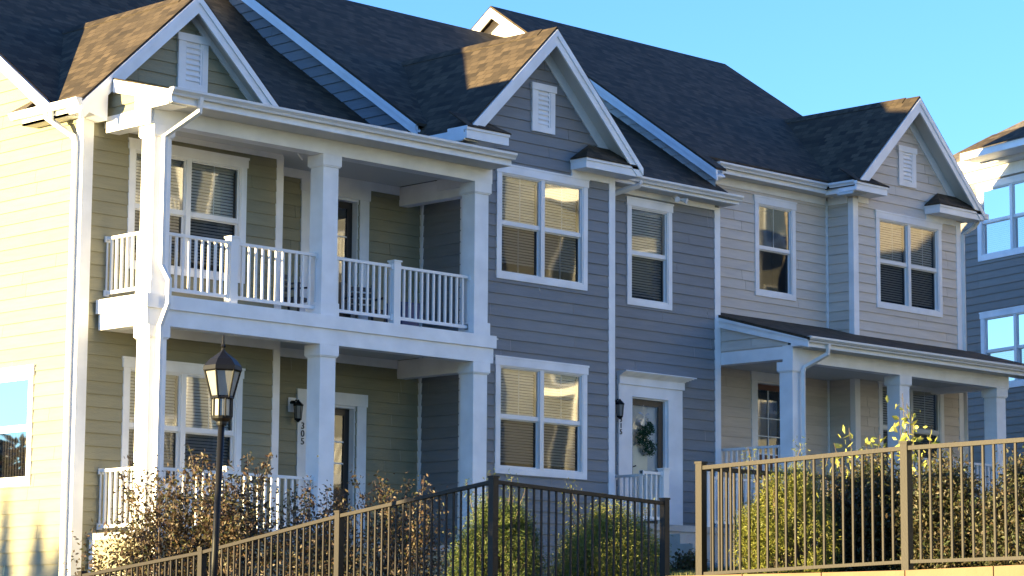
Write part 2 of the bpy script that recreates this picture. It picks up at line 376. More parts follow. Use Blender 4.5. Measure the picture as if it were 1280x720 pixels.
def railing(house, p0, p1, zf, h=.93, sp=.125, newels=(), name='railing', post=.14, bal=.034):
    p0, p1 = Vector((p0[0], p0[1], 0)), Vector((p1[0], p1[1], 0)); d = (p1-p0); ln = d.length; d.normalize(); q = Vector((-d.y, d.x, 0))
    fr = Fr(p0, d, q); mb = MB()
    cuts = [0]+sorted(newels)+[ln]
    for i in range(len(cuts)-1):
        a = cuts[i]+(post/2 if i else 0); b = cuts[i+1]-(post/2 if i < len(cuts)-2 else 0); mb = MB()
        if b-a < .09: continue
        fr.box(mb, a, b, -.03, .03, zf+h-.045, zf+h); fr.box(mb, a, b, -.022, .022, zf+.075, zf+.125)
        for e in (a, b):
            e0, e1 = (e, e+.03) if e == a else (e-.03, e); fr.box(mb, e0+.006, e1-.006, -.012, .012, zf+.1, zf+h-.06); fr.box(mb, e0, e1, -.045, .045, zf+h-.075, zf+h+.012); fr.box(mb, e0, e1, -.04, .04, zf+.055, zf+.145)
        ro = mb.build(name, 'vinyl', house); n = max(1, round((b-a)/sp))
        for k in range(1, n):
            bm = MB(); c = a+(b-a)*k/n; fr.box(bm, c-bal/2, c+bal/2, -bal/2, bal/2, zf+.125, zf+h-.045); bm.build('baluster', 'vinyl', ro)
    for c in sorted(newels):
        nm = MB(); fr.box(nm, c-post/2, c+post/2, -post/2, post/2, zf, zf+h+.05); fr.box(nm, c-post/2-.015, c+post/2+.015, -post/2-.015, post/2+.015, zf+h+.05, zf+h+.075)
        nm.build('newel_post', 'vinyl', house)

def lerp(a, b, t): return a+(b-a)*t
def front_gable(house, xl, xr, zf, zp, Yf, Yw, wl, wr, backs, wallz, wallmat, vent, holes=(), wallpoly_low=None, left_gutter=None, frz=.2, rakew=.2, clip_left=None, phase=5.625, ret_len=.97, rets=True, ret_z=None, sofdrop=.17, clips=(None, None)):
    """street-facing gable. backs = (left foot Y, ridge Y, right foot Y)."""
    xc = (xl+xr)/2; m = (zp-zf)/((xr-xl)/2); up = Vector((0, 0, 1))
    rm = MB()
    rm.roof([(xl, Yf, zf), (xc, Yf, zp), (xc, backs[1], zp), (xl, backs[0], zf)], (0, 1, 0), .022)
    rm.roof([(xr, Yf, zf), (xc, Yf, zp), (xc, backs[1], zp), (xr, backs[2], zf)], (0, 1, 0), .022)
    rf = rm.build('gable_roof', 'roof', house)
    cp = MB()
    for s_ in (-1, 1):
        cp.roof([(xc, Yf+.35, zp+.018), (xc, backs[1]-.1, zp+.018), (xc+s_*.13, backs[1]-.1, zp+.018-.13*m), (xc+s_*.13, Yf+.35, zp+.018-.13*m)], (1, 0, 0), .02)
    cp.build('ridge_cap', 'roof', rf)
    # rake boards (two steps) on the street face
    mb = MB()
    for s_, xe in ((-1, xl), (1, xr)):
        def band(t0, t1, y0, y1):
            zc = clips[0 if s_ < 0 else 1]; pts = [(xe, y0, zf-t0), (xc, y0, zp-t0), (xc, y0, zp-t1), (xe, y0, zf-t1)]
            if zc is not None and zf-t1 < zc: pts[3:] = [(xc+s_*(zp-t1-zc)/m, y0, zc)]+([(xe, y0, zc)] if zf-t0 > zc else [])
            mb.prism(pts, (0, y1-y0, 0))
        band(.05, .05+rakew/math.cos(math.atan(m)), Yf, Yf+.035)
        band(.05, .05+.085/math.cos(math.atan(m)), Yf-.022, Yf-.001)
    mb.build('rake_board', 'white', house)
    sf = MB()
    for xe in (xl, xr):
        sf.prism([(xe, Yf+.036, zf-sofdrop), (xc, Yf+.036, zp-sofdrop), (xc, Yw-.001, zp-sofdrop), (xe, Yw-.001, zf-sofdrop)], (0, 0, .03))
    sf.build('soffit', 'soffit', house)
    # frieze on the wall below the soffit
    fz = MB(); c = 1/math.cos(math.atan(m)); t0 = sofdrop+.002
    for xe, xw in ((xl, wl), (xr, wr)):
        za = zp-abs(xw-xc)*m
        fz.prism([(xw, Yw-.036, za-t0), (xc, Yw-.036, zp-t0), (xc, Yw-.036, zp-t0-frz*c), (xw, Yw-.036, za-t0-frz*c)], (0, .035, 0))
    fz.build('frieze', 'white', house)
    # gable vent
    if vent:
        v0, v1, vz0, vz1 = vent; f = front(Yw); vm = MB()
        f.box(vm, v0, v0+.11, 0, .05, vz0+.1, vz1-.12); f.box(vm, v1-.11, v1, 0, .05, vz0+.1, vz1-.12); f.box(vm, v0, v1, 0, .05, vz0, vz0+.1); f.box(vm, v0-.025, v1+.025, 0, .065, vz1-.12, vz1)
        f.box(vm, v0+.11, v1-.11, .018, .026, vz0+.1, vz1-.12)
        vo = vm.build('gable_vent', 'white', house); sl = MB(); f.box(sl, v0+.11, v0+.15, .026, .042, vz0+.1, vz1-.12); f.box(sl, v1-.15, v1-.11, .026, .042, vz0+.1, vz1-.12)
        z = vz0+.14
        while z < vz1-.17:
            sl.prism([f.p(v0+.15, .048, z), f.p(v1-.15, .048, z), f.p(v1-.15, .028, z+.055), f.p(v0+.15, .028, z+.055)], (0, .008, 0)); z += .085
        sl.build('louvre', 'white', vo)
def cornice_return(house, x0, x1, Yf, Yw, z0, z1, hipside, rise=.30, name='cornice_return'):
    """boxed return at a gable foot with a little hipped shingle top"""
    mb = MB(); mb.box(x0, x1, Yf, Yw, z0, z1-.02); mb.box(x0-.012, x1+.012, Yf-.02, Yw, z1-.065, z1-.004)
    ro = mb.build(name, 'white', house); rm = MB()
    if hipside > 0: a = x1+.03; b = x1-.42; c0 = x0; w0 = x0
    else: a = x0-.03; b = x0+.42; c0 = x1; w0 = x1
    e = .03
    rm.roof([(c0, Yf-e, z1), (a, Yf-e, z1), (b, Yw-.02, z1+rise), (w0, Yw-.02, z1+rise)], (1, 0, 0), .02)
    rm.roof([(a, Yf-e, z1), (a, Yw-.02, z1), (b, Yw-.02, z1+rise)], (0, 1, 0), .02)
    rm.build('return_roof', 'roof', ro)
    return ro

# =================================================================== GROUND
def ground_z(x, y):
    base = [(-60, -1.9), (14, -1.5), (18.7, None), (22, .75), (27, 1.0), (32.5, 1.35), (38, 1.8), (45, 2.3), (70, 2.9), (200, 3.5)]
    fz = .72-.13*max(0, min(y-19.2, 12)) if y > 19.2 else .75
    fz = fz if y < 31 else fz
    base[2] = (18.7, fz-.02)
    g = base[-1][1]
    for (xa, za), (xb, zb) in zip(base, base[1:]):
        if xa <= x <= xb: g = lerp(za, zb, (x-xa)/(xb-xa)); break
    if x > 18.7 and y < 25: g = lerp(min(.78, g), g, max(0, min(1, (y-20)/6))) if x < 60 else g
    return g
WX = 18.42                                 # face line of the retaining wall
gm = MB(); xs = [WX+.3]+[19+.75*i for i in range(44)]+[55, 65, 80, 120, 200, 400, 900]; ys = [-900, -300, -100, -40]+[-30+2*i for i in range(20)]+[10+.8*i for i in range(45)]+[50, 60, 90, 150, 400, 900]
idx = {}
for i, x in enumerate(xs):
    for j, y in enumerate(ys): idx[i, j] = len(gm.v); gm.v.append((x, y, ground_z(x, y)+(.02*math.sin(3.1*x+1.7*y)+.015*math.sin(5*y-2*x) if x > 19.5 and 12 < y < 45 else 0)))
for i in range(len(xs)-1):
    for j in range(len(ys)-1): gm.f.append((idx[i, j], idx[i+1, j], idx[i+1, j+1], idx[i, j+1]))
struct('ground', gm, 'ground')
g2 = MB(); g2.poly([(-900, -900, -1.75), (WX+.1, -900, -1.75), (WX+.1, 900, -1.75), (-900, 900, -1.75)]); struct('terrain', g2, 'ground')
rd = MB(); rd.poly([(-3, -900, -1.742), (9, -900, -1.742), (9, 900, -1.742), (-3, 900, -1.742)]); struct('road', rd, 'asphalt')
kb = MB(); kb.box(9, 9.15, -200, 200, -1.75, -1.6); kb.box(-3.15, -3, -200, 200, -1.75, -1.6); struct('kerb', kb, 'concrete')
wk = MB(); wk.box(10.5, 12.2, -200, 200, -1.75, -1.66); struct('pavement', wk, 'walk')

# =================================================================== OLIVE ROW HOUSE
Wo, Wb, Wg = 7.586, 8.224, 8.865          # upper window heads; each house is .64 higher than the one on its left
ST = 3.274
H = thing('row_house', 'khaki-sided end row house with a two-storey white porch and sunlit yellow side wall', 'row house', (25.7, 33, 1.0), 'attached row houses along the slope')
X0, XS, YF = 21.95, 22.25, 29.94          # side wall, porch side, porch front
YW, YD = 31.2, 31.98
fw, fd, fs = front(YW), front(YD), side(X0)
zF = 1.70; zB = 5.11                      # lower and upper porch floors
h = []
h.append(window(H, fw, 22.77, 25.0, Wo-1.96, Wo, blind=(0, .93)))
h.append(window(H, fw, 22.77, 25.0, Wo-1.96-ST, Wo-ST, blind=(0, .95), slat_open=.2))
wall = MB(); siding(wall, fw, [(X0, .6), (25.7, .6), (25.7, 8.35), (23.9, 9.75), (X0, 8.0)], h)
dz = lambda z: (z-4.195)                   # door holes
doorholes = [(26.97, 28.0, 1.7, 4.0), (26.97, 28.0, 5.1, 7.42)]
siding(wall, fd, [(25.7, 1.2), (29.44, 1.2), (29.44, 8.2), (25.7, 8.2)], doorholes)
siding(wall, Fr((25.7, 0, 0), (0, 1, 0), (1, 0, 0)), [(YW, 1.2), (YD, 1.2), (YD, 8.2), (YW, 8.2)])
sh = window(H, fs, 32.25, 33.45, 2.42, 4.2, double=False, blind=(0, .12), slat_open=.1)
cu = MB()
for k in range(26):
    a = 32.38+k*.036; cu.box(X0+.16+.02*(k % 2), X0+.175+.02*(k % 2), a, a+.038, 2.5, 3.27)
cu.build('curtain', 'curtain', H)
yr = 37.4
siding(wall, fs, [(YW, .3), (44.2, .3), (44.2, 7.9), (yr, 11.6), (YW, 7.72)], [sh])
wall.build('wall', 'olive', H)
cb = MB(); cb.box(X0-.025, X0+.16, YW-.03, YW+.14, .6, 7.95); cb.box(25.6, 25.735, YW-.028, YW+.1, 1.7, 7.72); cb.box(29.38, 29.428, YD-.06, YD, 1.7, 7.7)
cb.build('corner_board', 'white', H)
# rear and back walls
bk = MB(); bk.poly([(X0, 44.2, .3), (29.4, 44.2, .3), (29.4, 44.2, 7.9), (X0, 44.2, 7.9)]); bk.build('back_wall', 'olive', H)
# main roof: left rake profile at x=21.66 blends to the shallower one that runs out over the porch
XL = 21.62
def zL(y): return 8.01+.69*(y-31.55)
def zR(y): return 8.96+.667*(y-33.113)
def zP(y): return 7.97+.267*(y-29.40)
XR_ = 29.42
rm = MB(); ys_ = [31.35, 33.0, 34, 35, 36, 37.4]
for ya, yb in zip(ys_, ys_[1:]):
    xs_ = [XL, 24.2, 26.8, XR_]
    for i in range(3):
        q0, q1 = [(x-XL)/(XR_-XL) for x in xs_[i:i+2]]
        e = (zL(yr)-zR(yr))*(yb > 37); zz = lambda y, q: zL(y)*(1-q)+(zR(y)+(zL(yr)-zR(yr))*(y > 37))*q
        rm.roof([(xs_[i], ya, zz(ya, q0)), (xs_[i+1], ya, zz(ya, q1)), (xs_[i+1], yb, zz(yb, q1)), (xs_[i], yb, zz(yb, q0))], (1, 0, 0), edge=False)
rm.roof([(25.2, 29.40, zP(29.40)), (29.1, 29.40, zP(29.40)), (XR_-.02, 30.9, zP(30.9)), (XR_-.02, 33.2, zP(33.2)), (25.2, 33.2, zP(33.2))], (1, 0, 0))
rm.roof([(XS-.05, 29.38, 7.97), (25.2, 29.38, 7.97), (25.2, 31.2, 8.455), (XS-.05, 31.2, 8.455)], (1, 0, 0))
rm.roof([(XL, yr, zL(yr)), (XR_, yr, zL(yr)), (XR_, 44.6, zL(yr)-4.3), (XL, 44.6, zL(yr)-4.3)], (1, 0, 0))
rm.build('roof', 'roof', H)
# main rake board on the yellow side
rk = MB()
for t0, t1, xo in ((.05, .27, 0), (.05, .14, -.022)):
    rk.prism([(XL+xo, 31.55, zL(31.55)-t0), (XL+xo, yr, zL(yr)-t0), (XL+xo, yr, zL(yr)-t1), (XL+xo, 31.55, zL(31.55)-t1)], (.035 if xo == 0 else .02, 0, 0))
    rk.prism([(XL+xo, yr, zL(yr)-t0), (XL+xo, 44.6, zL(yr)-4.3-t0), (XL+xo, 44.6, zL(yr)-4.3-t1), (XL+xo, yr, zL(yr)-t1)], (.035 if xo == 0 else .02, 0, 0))
rk.prism([(XL+.036, 31.55, zL(31.55)-.2), (X0-.002, 31.55, zL(31.55)-.2), (X0-.002, yr, zL(yr)-.2), (XL+.036, yr, zL(yr)-.2)], (0, 0, .03))
rk.build('side_rake_board', 'white', H)
front_gable(H, 21.66, 25.88, 7.97, 9.95, 30.88, YW, X0, 25.7, (32.3, 34.45, 31.6), 8.0, 'olive', (23.615, 24.18, 8.49, 9.35), frz=.09)
# boxed eave at the left foot and its side gutter, soffit
bx = MB(); bx.prism([(21.64, 30.885, 7.83), (22.14, 30.885, 7.72), (22.14, 30.885, 8.22), (21.64, 30.885, 7.9)], (0, .31, 0)); bx.build('eave_box', 'white', H)
ev = MB(); ev.box(21.68, X0, YW, 32.4, 7.78, 7.81); ev.box(21.68, 21.72, 30.92, 32.4, 7.78, 7.93); ev.build('side_soffit', 'soffit', H)
gutter(H, (21.56, 30.86, 7.98), (21.56, 32.6, 7.98), (-1, 0, 0))
sr = MB(); sr.roof([(21.58, 32.2, 7.99), (21.58, 32.62, 7.99), (21.9, 32.25, 8.25)], (0, 1, 0)); sr.build('eave_shingles', 'roof2', H)
downspout(H, [(21.62, 31.68, 7.9), (21.62, 31.68, 7.8), (21.86, 31.33, 7.5), (21.88, 31.3, 7.4), (21.88, 31.3, .5)])
# porch: beam, fascia, gutter, ceilings, deck band
pb = MB()
pb.box(XS+.03, 29.10, YF, YF+.24, 7.574, 7.84); pb.box(XS+.0, XS+.24, YF-.001+.03, 31.06, 7.572, 7.80); pb.box(XS-.03, XS, YF+.0, 31.02, 7.56, 7.80)
pb.box(28.86, 29.12, YF+.24, 31.0, 7.56, 7.84)
pb.build('porch_beam', 'white', H)
inf = MB(); siding(inf, side(XS+.01), [(YF+.3, 7.80), (31.18, 7.80), (31.18, 8.36), (YF+.3, 8.12)], phase=7.74); inf.build('porch_gable_infill', 'olive', H)
fa = MB(); fa.prism([(XS-.06, 29.42, 7.97), (XS-.06, 30.84, 8.33), (XS-.06, 30.84, 8.14), (XS-.06, 29.42, 7.80)], (.10, 0, 0)); fa.box(XS-.04, XS+.3, 29.52, YF+.01, 7.78, 7.95); fa.box(XS-.01, XS+.22, YF+.011, YF+.42, 7.801, 8.06); fa.build('porch_rake_board', 'white', H)
pf = MB(); pf.box(XS-.02, 29.05, 29.45, 29.5, 7.80, 7.96); pf.build('fascia', 'white', H)
ps = MB(); ps.box(XS, 29.05, 29.5, YF, 7.80, 7.83); ps.build('porch_soffit', 'soffit', H)
gutter(H, (XS-.08, 29.34, 8.0), (29.08, 29.34, 8.0), (0, -1, 0))
pc = MB(); pc.box(XS+.25, 28.85, YF+.25, YD-.005, 7.74, 7.77); pc.box(XS+.25, 28.85, YF+.25, YD-.005, 4.82, 4.85); pc.build('porch_ceiling', 'soffit', H)
ib = MB(); ib.box(28.9, 29.1, 30.2, YD-.01, 7.42, 7.74); ib.box(28.9, 29.1, 30.2, YD-.01, 4.52, 4.82)
ib.box(25.75, 28.88, YD-.05, YD-.004, 7.60, 7.74); ib.box(25.75, 28.88, YD-.05, YD-.004, 4.68, 4.82); ib.box(22.3, 25.7, YW-.05, YW-.019, 7.66, 7.74); ib.box(22.3, 25.7, YW-.05, YW-.019, 4.66, 4.82); ib.build('porch_trim', 'white', H)
db = MB()
db.box(XS-.035, 29.19, YF-.035, YF+.02, 4.887, 5.09); db.box(XS, 29.15, YF-.001, YF+.02, 4.645, 4.886)
db.box(XS-.035, XS+.02, YF+.02, 31.14, 4.887, 5.09); db.box(XS-.001, XS+.02, YF+.02, 31.11, 4.645, 4.886)
db.box(XS+.021, 29.13, YF+.021, YF+.24, 4.647, 5.06); db.box(XS+.021, XS+.24, YF+.241, 31.1, 4.647, 5.06)
db.build('deck_band', 'white', H)
dk = MB(); dk.box(XS+.021, 29.36, YF+.1, YD, 5.06, 5.075); dk.build('upper_deck', 'white', H)
lf = MB(); lf.box(XS-.03, 29.4, YF-.03, YD, 1.60, 1.695); lf.build('porch_floor', 'concrete', H)
sk = MB(); siding(sk, side(XS), [(YF, .5), (YW, .5), (YW, 1.60), (YF, 1.60)]); siding(sk, front(YF), [(XS, .5), (29.3, .5), (29.3, 1.6), (XS, 1.6)]); sk.build('porch_skirt', 'olive', H)
scb = MB(); scb.box(XS-.02, XS-.0, YW-.18, YW-.04, .5, 1.6); scb.build('skirt_trim', 'white', H)
CX = [22.325, 25.525, 28.74]
for cx in CX:
    column(H, cx, YF+.03, 5.09, 7.573); column(H, cx, YF+.03, 1.695, 4.644)
pl = MB(); pl.box(29.30, 29.425, 30.45, 30.6, 5.08, 7.55); pl.box(29.30, 29.425, 30.45, 30.6, 1.7, 4.64); pl.build('pilaster', 'white', H)
yc = YF+.17
for zf_ in (zB, zF):
    railing(H, (CX[0]+.305, yc), (CX[1], yc), zf_, newels=(1.265,)); railing(H, (CX[1]+.305, yc), (CX[2], yc), zf_, newels=(1.315,)) if zf_ == zB else None
    railing(H, (XS+.15, YF+.33), (XS+.15, YW-.03), zf_)
downspout(H, [(22.70, 29.40, 7.93), (22.70, 29.42, 7.72), (22.42, 29.86, 7.38), (22.42, 29.86, 5.5), (22.51, 29.80, 5.3), (22.51, 29.80, 4.95), (22.42, 29.86, 4.62), (22.42, 29.86, 1.0)], .075)
# doors
def door(house, fr, s0, s1, z0, zt, leafmat='door', full=False, trim=.20, head=.2, ears=True, depth=.12):
    mb = MB(); a0, a1 = s0+trim, s1-trim; zh = zt-head
    fr.box(mb, s0, a0, 0, .035, z0, zh); fr.box(mb, a1, s1, 0, .035, z0, zh); fr.box(mb, s0-.02, s1+.02, 0, .045, zh, zt)
    fr.box(mb, a0-.001, a0+.04, -depth, 0, z0, zh); fr.box(mb, a1-.04, a1+.001, -depth, 0, z0, zh); fr.box(mb, a0+.04, a1-.04, -depth, 0, zh-.04, zh)
    mb.build('door_casing', 'white', house)
    a0 += .04; a1 -= .04; zh -= .04; dm = MB(); dd = -depth
    st = .11
    fr.box(dm, a0, a0+st, dd-.04, dd, z0, zh); fr.box(dm, a1-st, a1, dd-.04, dd, z0, zh); fr.box(dm, a0+st, a1-st, dd-.04, dd, zh-st, zh)
    if full: fr.box(dm, a0+st, a1-st, dd-.04, dd, z0, z0+.12)
    else:
        fr.box(dm, a0+st, a1-st, dd-.04, dd, z0, z0+.25); fr.box(dm, a0+st, a1-st, dd-.04, dd-.015, z0+.25, z0+.85); fr.box(dm, a0+st, a1-st, dd-.04, dd, z0+.85, z0+.95)
    do = dm.build('door', leafmat, house)
    g = MB(); lo = z0+(.12 if full else .95); g.poly([fr.p(a0+st, dd-.02, lo), fr.p(a1-st, dd-.02, lo), fr.p(a1-st, dd-.02, zh-st), fr.p(a0+st, dd-.02, zh-st)])
    g.build('pane', 'glass', do)
    hm = MB(); hm.lathe(fr.p(a0+.06, dd+.03, z0+1.0), [(.001, -.03), (.028, -.015), (.03, 0), (.028, .015), (.001, .03)], 8); fr.box(hm, a0+.03, a0+.09, dd, dd+.012, z0+.88, z0+1.12); hm.build('handle', 'silver', do)
    r = MB(); r.poly([fr.p(a0, dd-.6, z0), fr.p(a1, dd-.6, z0), fr.p(a1, dd-.6, zh), fr.p(a0, dd-.6, zh)])
    for a in (a0, a1): r.poly([fr.p(a, dd-.04, z0), fr.p(a, dd-.6, z0), fr.p(a, dd-.6, zh), fr.p(a, dd-.04, zh)])
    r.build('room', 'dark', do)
    return do
d1 = door(H, fd, 26.76, 28.22, 1.7, 4.195)
d2 = door(H, fd, 26.76, 28.22, 5.08, 7.613)
for dd_, zb_ in ((d1, 1.7), (d2, 5.08)):
    g = MB()
    for z in (1.35, 1.7): fd.box(g, 27.11, 27.87, -.135, -.122, zb_+z, zb_+z+.022)
    g.build('muntin', 'white', dd_)

# =================================================================== SLATE BLUE ROW HOUSE
B = thing('row_house', 'slate-blue row house with a tall front gable and a front door under a white crown', 'row house', (33, 34, 1.4), 'attached row houses along the slope')
YB, YR = 31.0, 31.55; BL, BR, BE = 29.43, 33.10, 36.56
fb, fr_ = front(YB), front(YR)
h1 = window(B, fb, 30.215, 32.42, Wb-1.965, Wb, blind=(0, .9), lowgrille=True, slat_open=.5)
h2 = window(B, fb, 30.215, 32.42, Wb-1.965-ST, Wb-ST, blind=(0, .97), slat_open=.3)
h3 = window(B, fr_, 34.03, 35.235, Wb-1.965-.02, Wb-.025, double=False, blind=(0, .97), slat_open=.4, grille=False)
wall = MB()
siding(wall, fb, [(BL, .9), (BR, .9), (BR, 8.62), (31.24, 10.5), (BL, 8.62)], [h1, h2])
siding(wall, fr_, [(BR, .9), (BE, .9), (BE, 8.36), (BR, 8.36)], [h3, (34.12, 35.13, 2.2, 4.6)])
siding(wall, side(BL), [(YB, .9), (YD, .9), (YD, 8.4), (YB, 8.4)])
siding(wall, Fr((BR, 0, 0), (0, 1, 0), (1, 0, 0)), [(YB, .9), (YR, .9), (YR, 8.5), (YB, 8.5)])
def zbl(y): return 8.924+.668*(y-31.914)
yb_ = 37.32
siding(wall, side(BL-.002), [(31.5, 8.3), (yb_, 8.3), (yb_, zbl(yb_)-.12), (31.5, zbl(31.5)-.12)], phase=5.60)
wall.build('wall', 'slate', B)
cb = MB(); cb.box(BL-.02, BL+.1, YB-.028, YB+.02, .9, 8.4); cb.box(BR-.13, BR+.024, YB-.028, YB+.1, .9, 8.35); cb.box(BE-.13, BE+.024, YR-.028, YR+.14, .9, 8.3); cb.build('corner_board', 'white', B)
bk = MB(); bk.poly([(BL, 44, 1), (BE, 44, 1), (BE, 44, 8), (BL, 44, 8)]); bk.build('back_wall', 'slate', B)
BRX = 29.16
rm = MB()
rm.roof([(BRX, 31.84, zbl(31.84)), (31.3, 31.84, zbl(31.84)), (31.3, yb_, zbl(yb_)), (BRX, yb_, zbl(yb_))], (1, 0, 0))
rm.roof([(31.3, 31.22, zbl(31.22)), (36.72, 31.22, zbl(31.22)), (36.72, yb_, zbl(yb_)), (31.3, yb_, zbl(yb_))], (1, 0, 0))
rm.roof([(BRX, yb_, zbl(yb_)), (36.7, yb_, zbl(yb_)), (36.7, 44.4, zbl(yb_)-4.6), (BRX, 44.4, zbl(yb_)-4.6)], (1, 0, 0))
rm.build('roof', 'roof', B)
rk = MB()
for t0, t1, xo, th in ((.05, .25, 0, .035), (.05, .13, -.022, .021)):
    rk.prism([(BRX+.01+xo, 31.86, zbl(31.86)-t0), (BRX+.01+xo, yb_, zbl(yb_)-t0), (BRX+.01+xo, yb_, zbl(yb_)-t1), (BRX+.01+xo, 31.86, zbl(31.86)-t1)], (th, 0, 0))
    rk.prism([(BRX+.01+xo, yb_, zbl(yb_)-t0), (BRX+.01+xo, 44.4, zbl(yb_)-4.6-t0), (BRX+.01+xo, 44.4, zbl(yb_)-4.6-t1), (BRX+.01+xo, yb_, zbl(yb_)-t1)], (th, 0, 0))
rk.prism([(BRX+.046, 31.86, zbl(31.86)-.17), (BL-.02, 31.86, zbl(31.86)-.17), (BL-.02, yb_, zbl(yb_)-.17), (BRX+.046, yb_, zbl(yb_)-.17)], (0, 0, .03))
rk.build('side_rake_board', 'white', B)
front_gable(B, 29.07, 33.41, 8.55, 10.68, 30.58, YB, BL, BR, (31.95, 34.6, 31.3), 8.6, 'slate', (31.03, 31.585, 8.89, 9.735), frz=.17, clips=(8.44, 8.35))
cornice_return(B, 29.075, 30.05, 30.53, YB-.019, 8.42, 8.63, 1); cornice_return(B, 32.0, 33.39, 30.6, YB-.019, 8.34, 8.53, -1)
fz = MB(); fz.box(BL+.1, 30.0, YB-.034, YB-.003, 8.31, 8.43); fz.box(32.02, BR-.14, YB-.034, YB-.003, 8.22, 8.34); fz.box(BR+.03, BE-.14, YR-.04, YR-.003, 8.24, 8.36); fz.build('eave_frieze', 'white', B)
ev = MB(); ev.box(29.1, BL-.002, 30.62, 31.5, 8.40, 8.43); ev.box(BR+.03, 36.7, 31.24, YR, 8.34, 8.37); ev.build('eave_soffit', 'soffit', B)
fa = MB(); fa.box(29.06, 29.11, 30.585, 31.75, 8.40, 8.57); fa.box(33.2, 36.72, 31.17, 31.21, 8.34, 8.49); fa.box(33.2, 36.72, 31.21, 31.24, 8.34, 8.40); fa.build('fascia', 'white', B)
gutter(B, (33.35, 31.07, 8.50), (36.74, 31.07, 8.50), (0, -1, 0))
downspout(B, [(33.95, 31.13, 8.42), (33.92, 31.14, 8.34), (33.36, 31.46, 8.1), (33.32, 31.48, 8.0), (33.32, 31.48, 1.4)], .085)
# door surround
dm = MB(); s0, s1 = 33.79, 35.49
z0 = 2.25
fr_.box(dm, s0, 34.145, 0, .05, z0, 4.585); fr_.box(dm, 35.106, s1, 0, .05, z0, 4.585); fr_.box(dm, s0, s1, 0, .05, 4.585, 4.79)
fr_.box(dm, s0-.01, s1+.03, 0, .08, 4.79, 4.93); 
for k in range(5):
    t = k/4; fr_.box(dm, s0-.02-.0*t, s1+.04+.14*t, 0, .10+.14*t, 4.93+.018*k, 4.95+.018*k if k < 4 else 5.02)
for a, b in ((34.145, 34.175), (35.076, 35.106)): fr_.box(dm, a, b, -.14, 0, z0, 4.585)
fr_.box(dm, 34.175, 35.076, -.14, 0, 4.56, 4.585)
dm.build('door_surround', 'white', B)
dl = MB(); a0, a1, dd = 34.175, 35.076, -.06
for a, b, c, d_ in ((a0, a0+.1, z0, 4.56), (a1-.12, a1, z0, 4.56), (a0+.1, a1-.12, 4.45, 4.56), (a0+.1, a1-.12, z0, z0+.2)): fr_.box(dl, a, b, dd-.03, dd, c, d_)
sd = dl.build('storm_door', 'brown', B); g = MB(); g.poly([fr_.p(a0+.1, dd-.015, z0+.2), fr_.p(a1-.12, dd-.015, z0+.2), fr_.p(a1-.12, dd-.015, 4.45), fr_.p(a0+.1, dd-.015, 4.45)]); g.build('pane', 'glass', sd)
hm = MB(); hm.tube([fr_.p(a0+.05, dd+.03, 3.2), fr_.p(a0+.05, dd+.03, 3.33), fr_.p(a0+.14, dd+.035, 3.36)], .012, 6); fr_.box(hm, a0+.035, a0+.065, dd, dd+.03, 3.2, 3.35); hm.build('handle', 'black', sd)
rmm = MB(); fr_.box(rmm, a0, a1, -.2, -.14, z0, 4.56); rmm.build('inner_door', 'white', B)
# stoop, railings, skirt
sp = MB(); sp.box(33.12, 35.2, 30.25, YR-.02, 2.14, 2.25); sp.box(33.15, 36.4, 30.28, YR-.02, 1.0, 2.139)
for k in range(4): sp.box(33.7, 34.6, 29.97-.28*k, 30.25-.28*k, 1.2, 2.08-.17*k)
sp.build('stoop', 'concrete', B)
sb_ = MB(); sb_.box(35.2, 36.5, 30.25, YR-.02, 2.14, 2.25); sb_.build('stoop_edge', 'concrete', B)
railing(B, (33.13, 30.36), (33.78, 30.36), 2.25, newels=(.57,), h=.9); railing(B, (34.75, 30.36), (36.5, 30.36), 2.25, newels=(.1,), h=.9)
railing(B, (33.7, 30.40), (33.7, YR-.03), 2.25, h=.9)

# =================================================================== GREIGE ROW HOUSE
G = thing('row_house', 'greige row house at the right end of the row with a low shed-roofed porch', 'row house', (40.5, 35, 2.0), 'attached row houses along the slope')
YG, YQ = 32.2, 31.55; GL, GC, GR = 36.56, 40.63, 44.19
fg, fq = front(YG), front(YQ)
g1 = window(G, fg, 38.37, 39.6, Wg-1.96, Wg, double=False, blind=None, grille=True)
g2_ = window(G, fq, 41.345, 43.53, Wg-1.965, Wg, blind=(0, .97), slat_open=.2)
g3 = window(G, fq, 41.365, 43.52, 5.53-1.965, 5.53, blind=(0, .97), slat_open=.3)
wall = MB(); dh = (38.44, 39.4, 2.9, 5.25)
siding(wall, fg, [(GL, 1.5), (GC, 1.5), (GC, 9.2), (GL, 9.2)], [g1, dh], phase=5.645)
siding(wall, fq, [(GC, 1.5), (GR, 1.5), (GR, 9.2), (42.33, 11.05), (GC, 9.2)], [g2_, g3], phase=5.645)
siding(wall, side(GC), [(YQ, 1.5), (YG, 1.5), (YG, 9.2), (YQ, 9.2)], phase=5.645)
def zg(y): return 8.99+.682*(y-31.3)
yg = 37.42
siding(wall, side(GL+.002), [(31.6, 8.7), (yg, 8.7), (yg, zg(yg)-.12), (31.6, zg(31.6)-.12)], phase=5.645)
siding(wall, Fr((GL+.002, 0, 0), (0, 1, 0), (-1, 0, 0)), [(yg, 8.7), (44, 8.7), (44, 8.72), (yg, zg(yg)-.12)], phase=5.645)
siding(wall, Fr((GR, 0, 0), (0, 1, 0), (1, 0, 0)), [(YQ, 1.5), (44, 1.5), (44, 8.6), (yg, 12.9), (YQ, 9.0)], phase=5.645)
wall.build('wall', 'beige', G)
bk = MB(); bk.poly([(GL, 44, 1), (GR, 44, 1), (GR, 44, 8.7), (GL, 44, 8.7)]); bk.build('back_wall', 'beige', G)
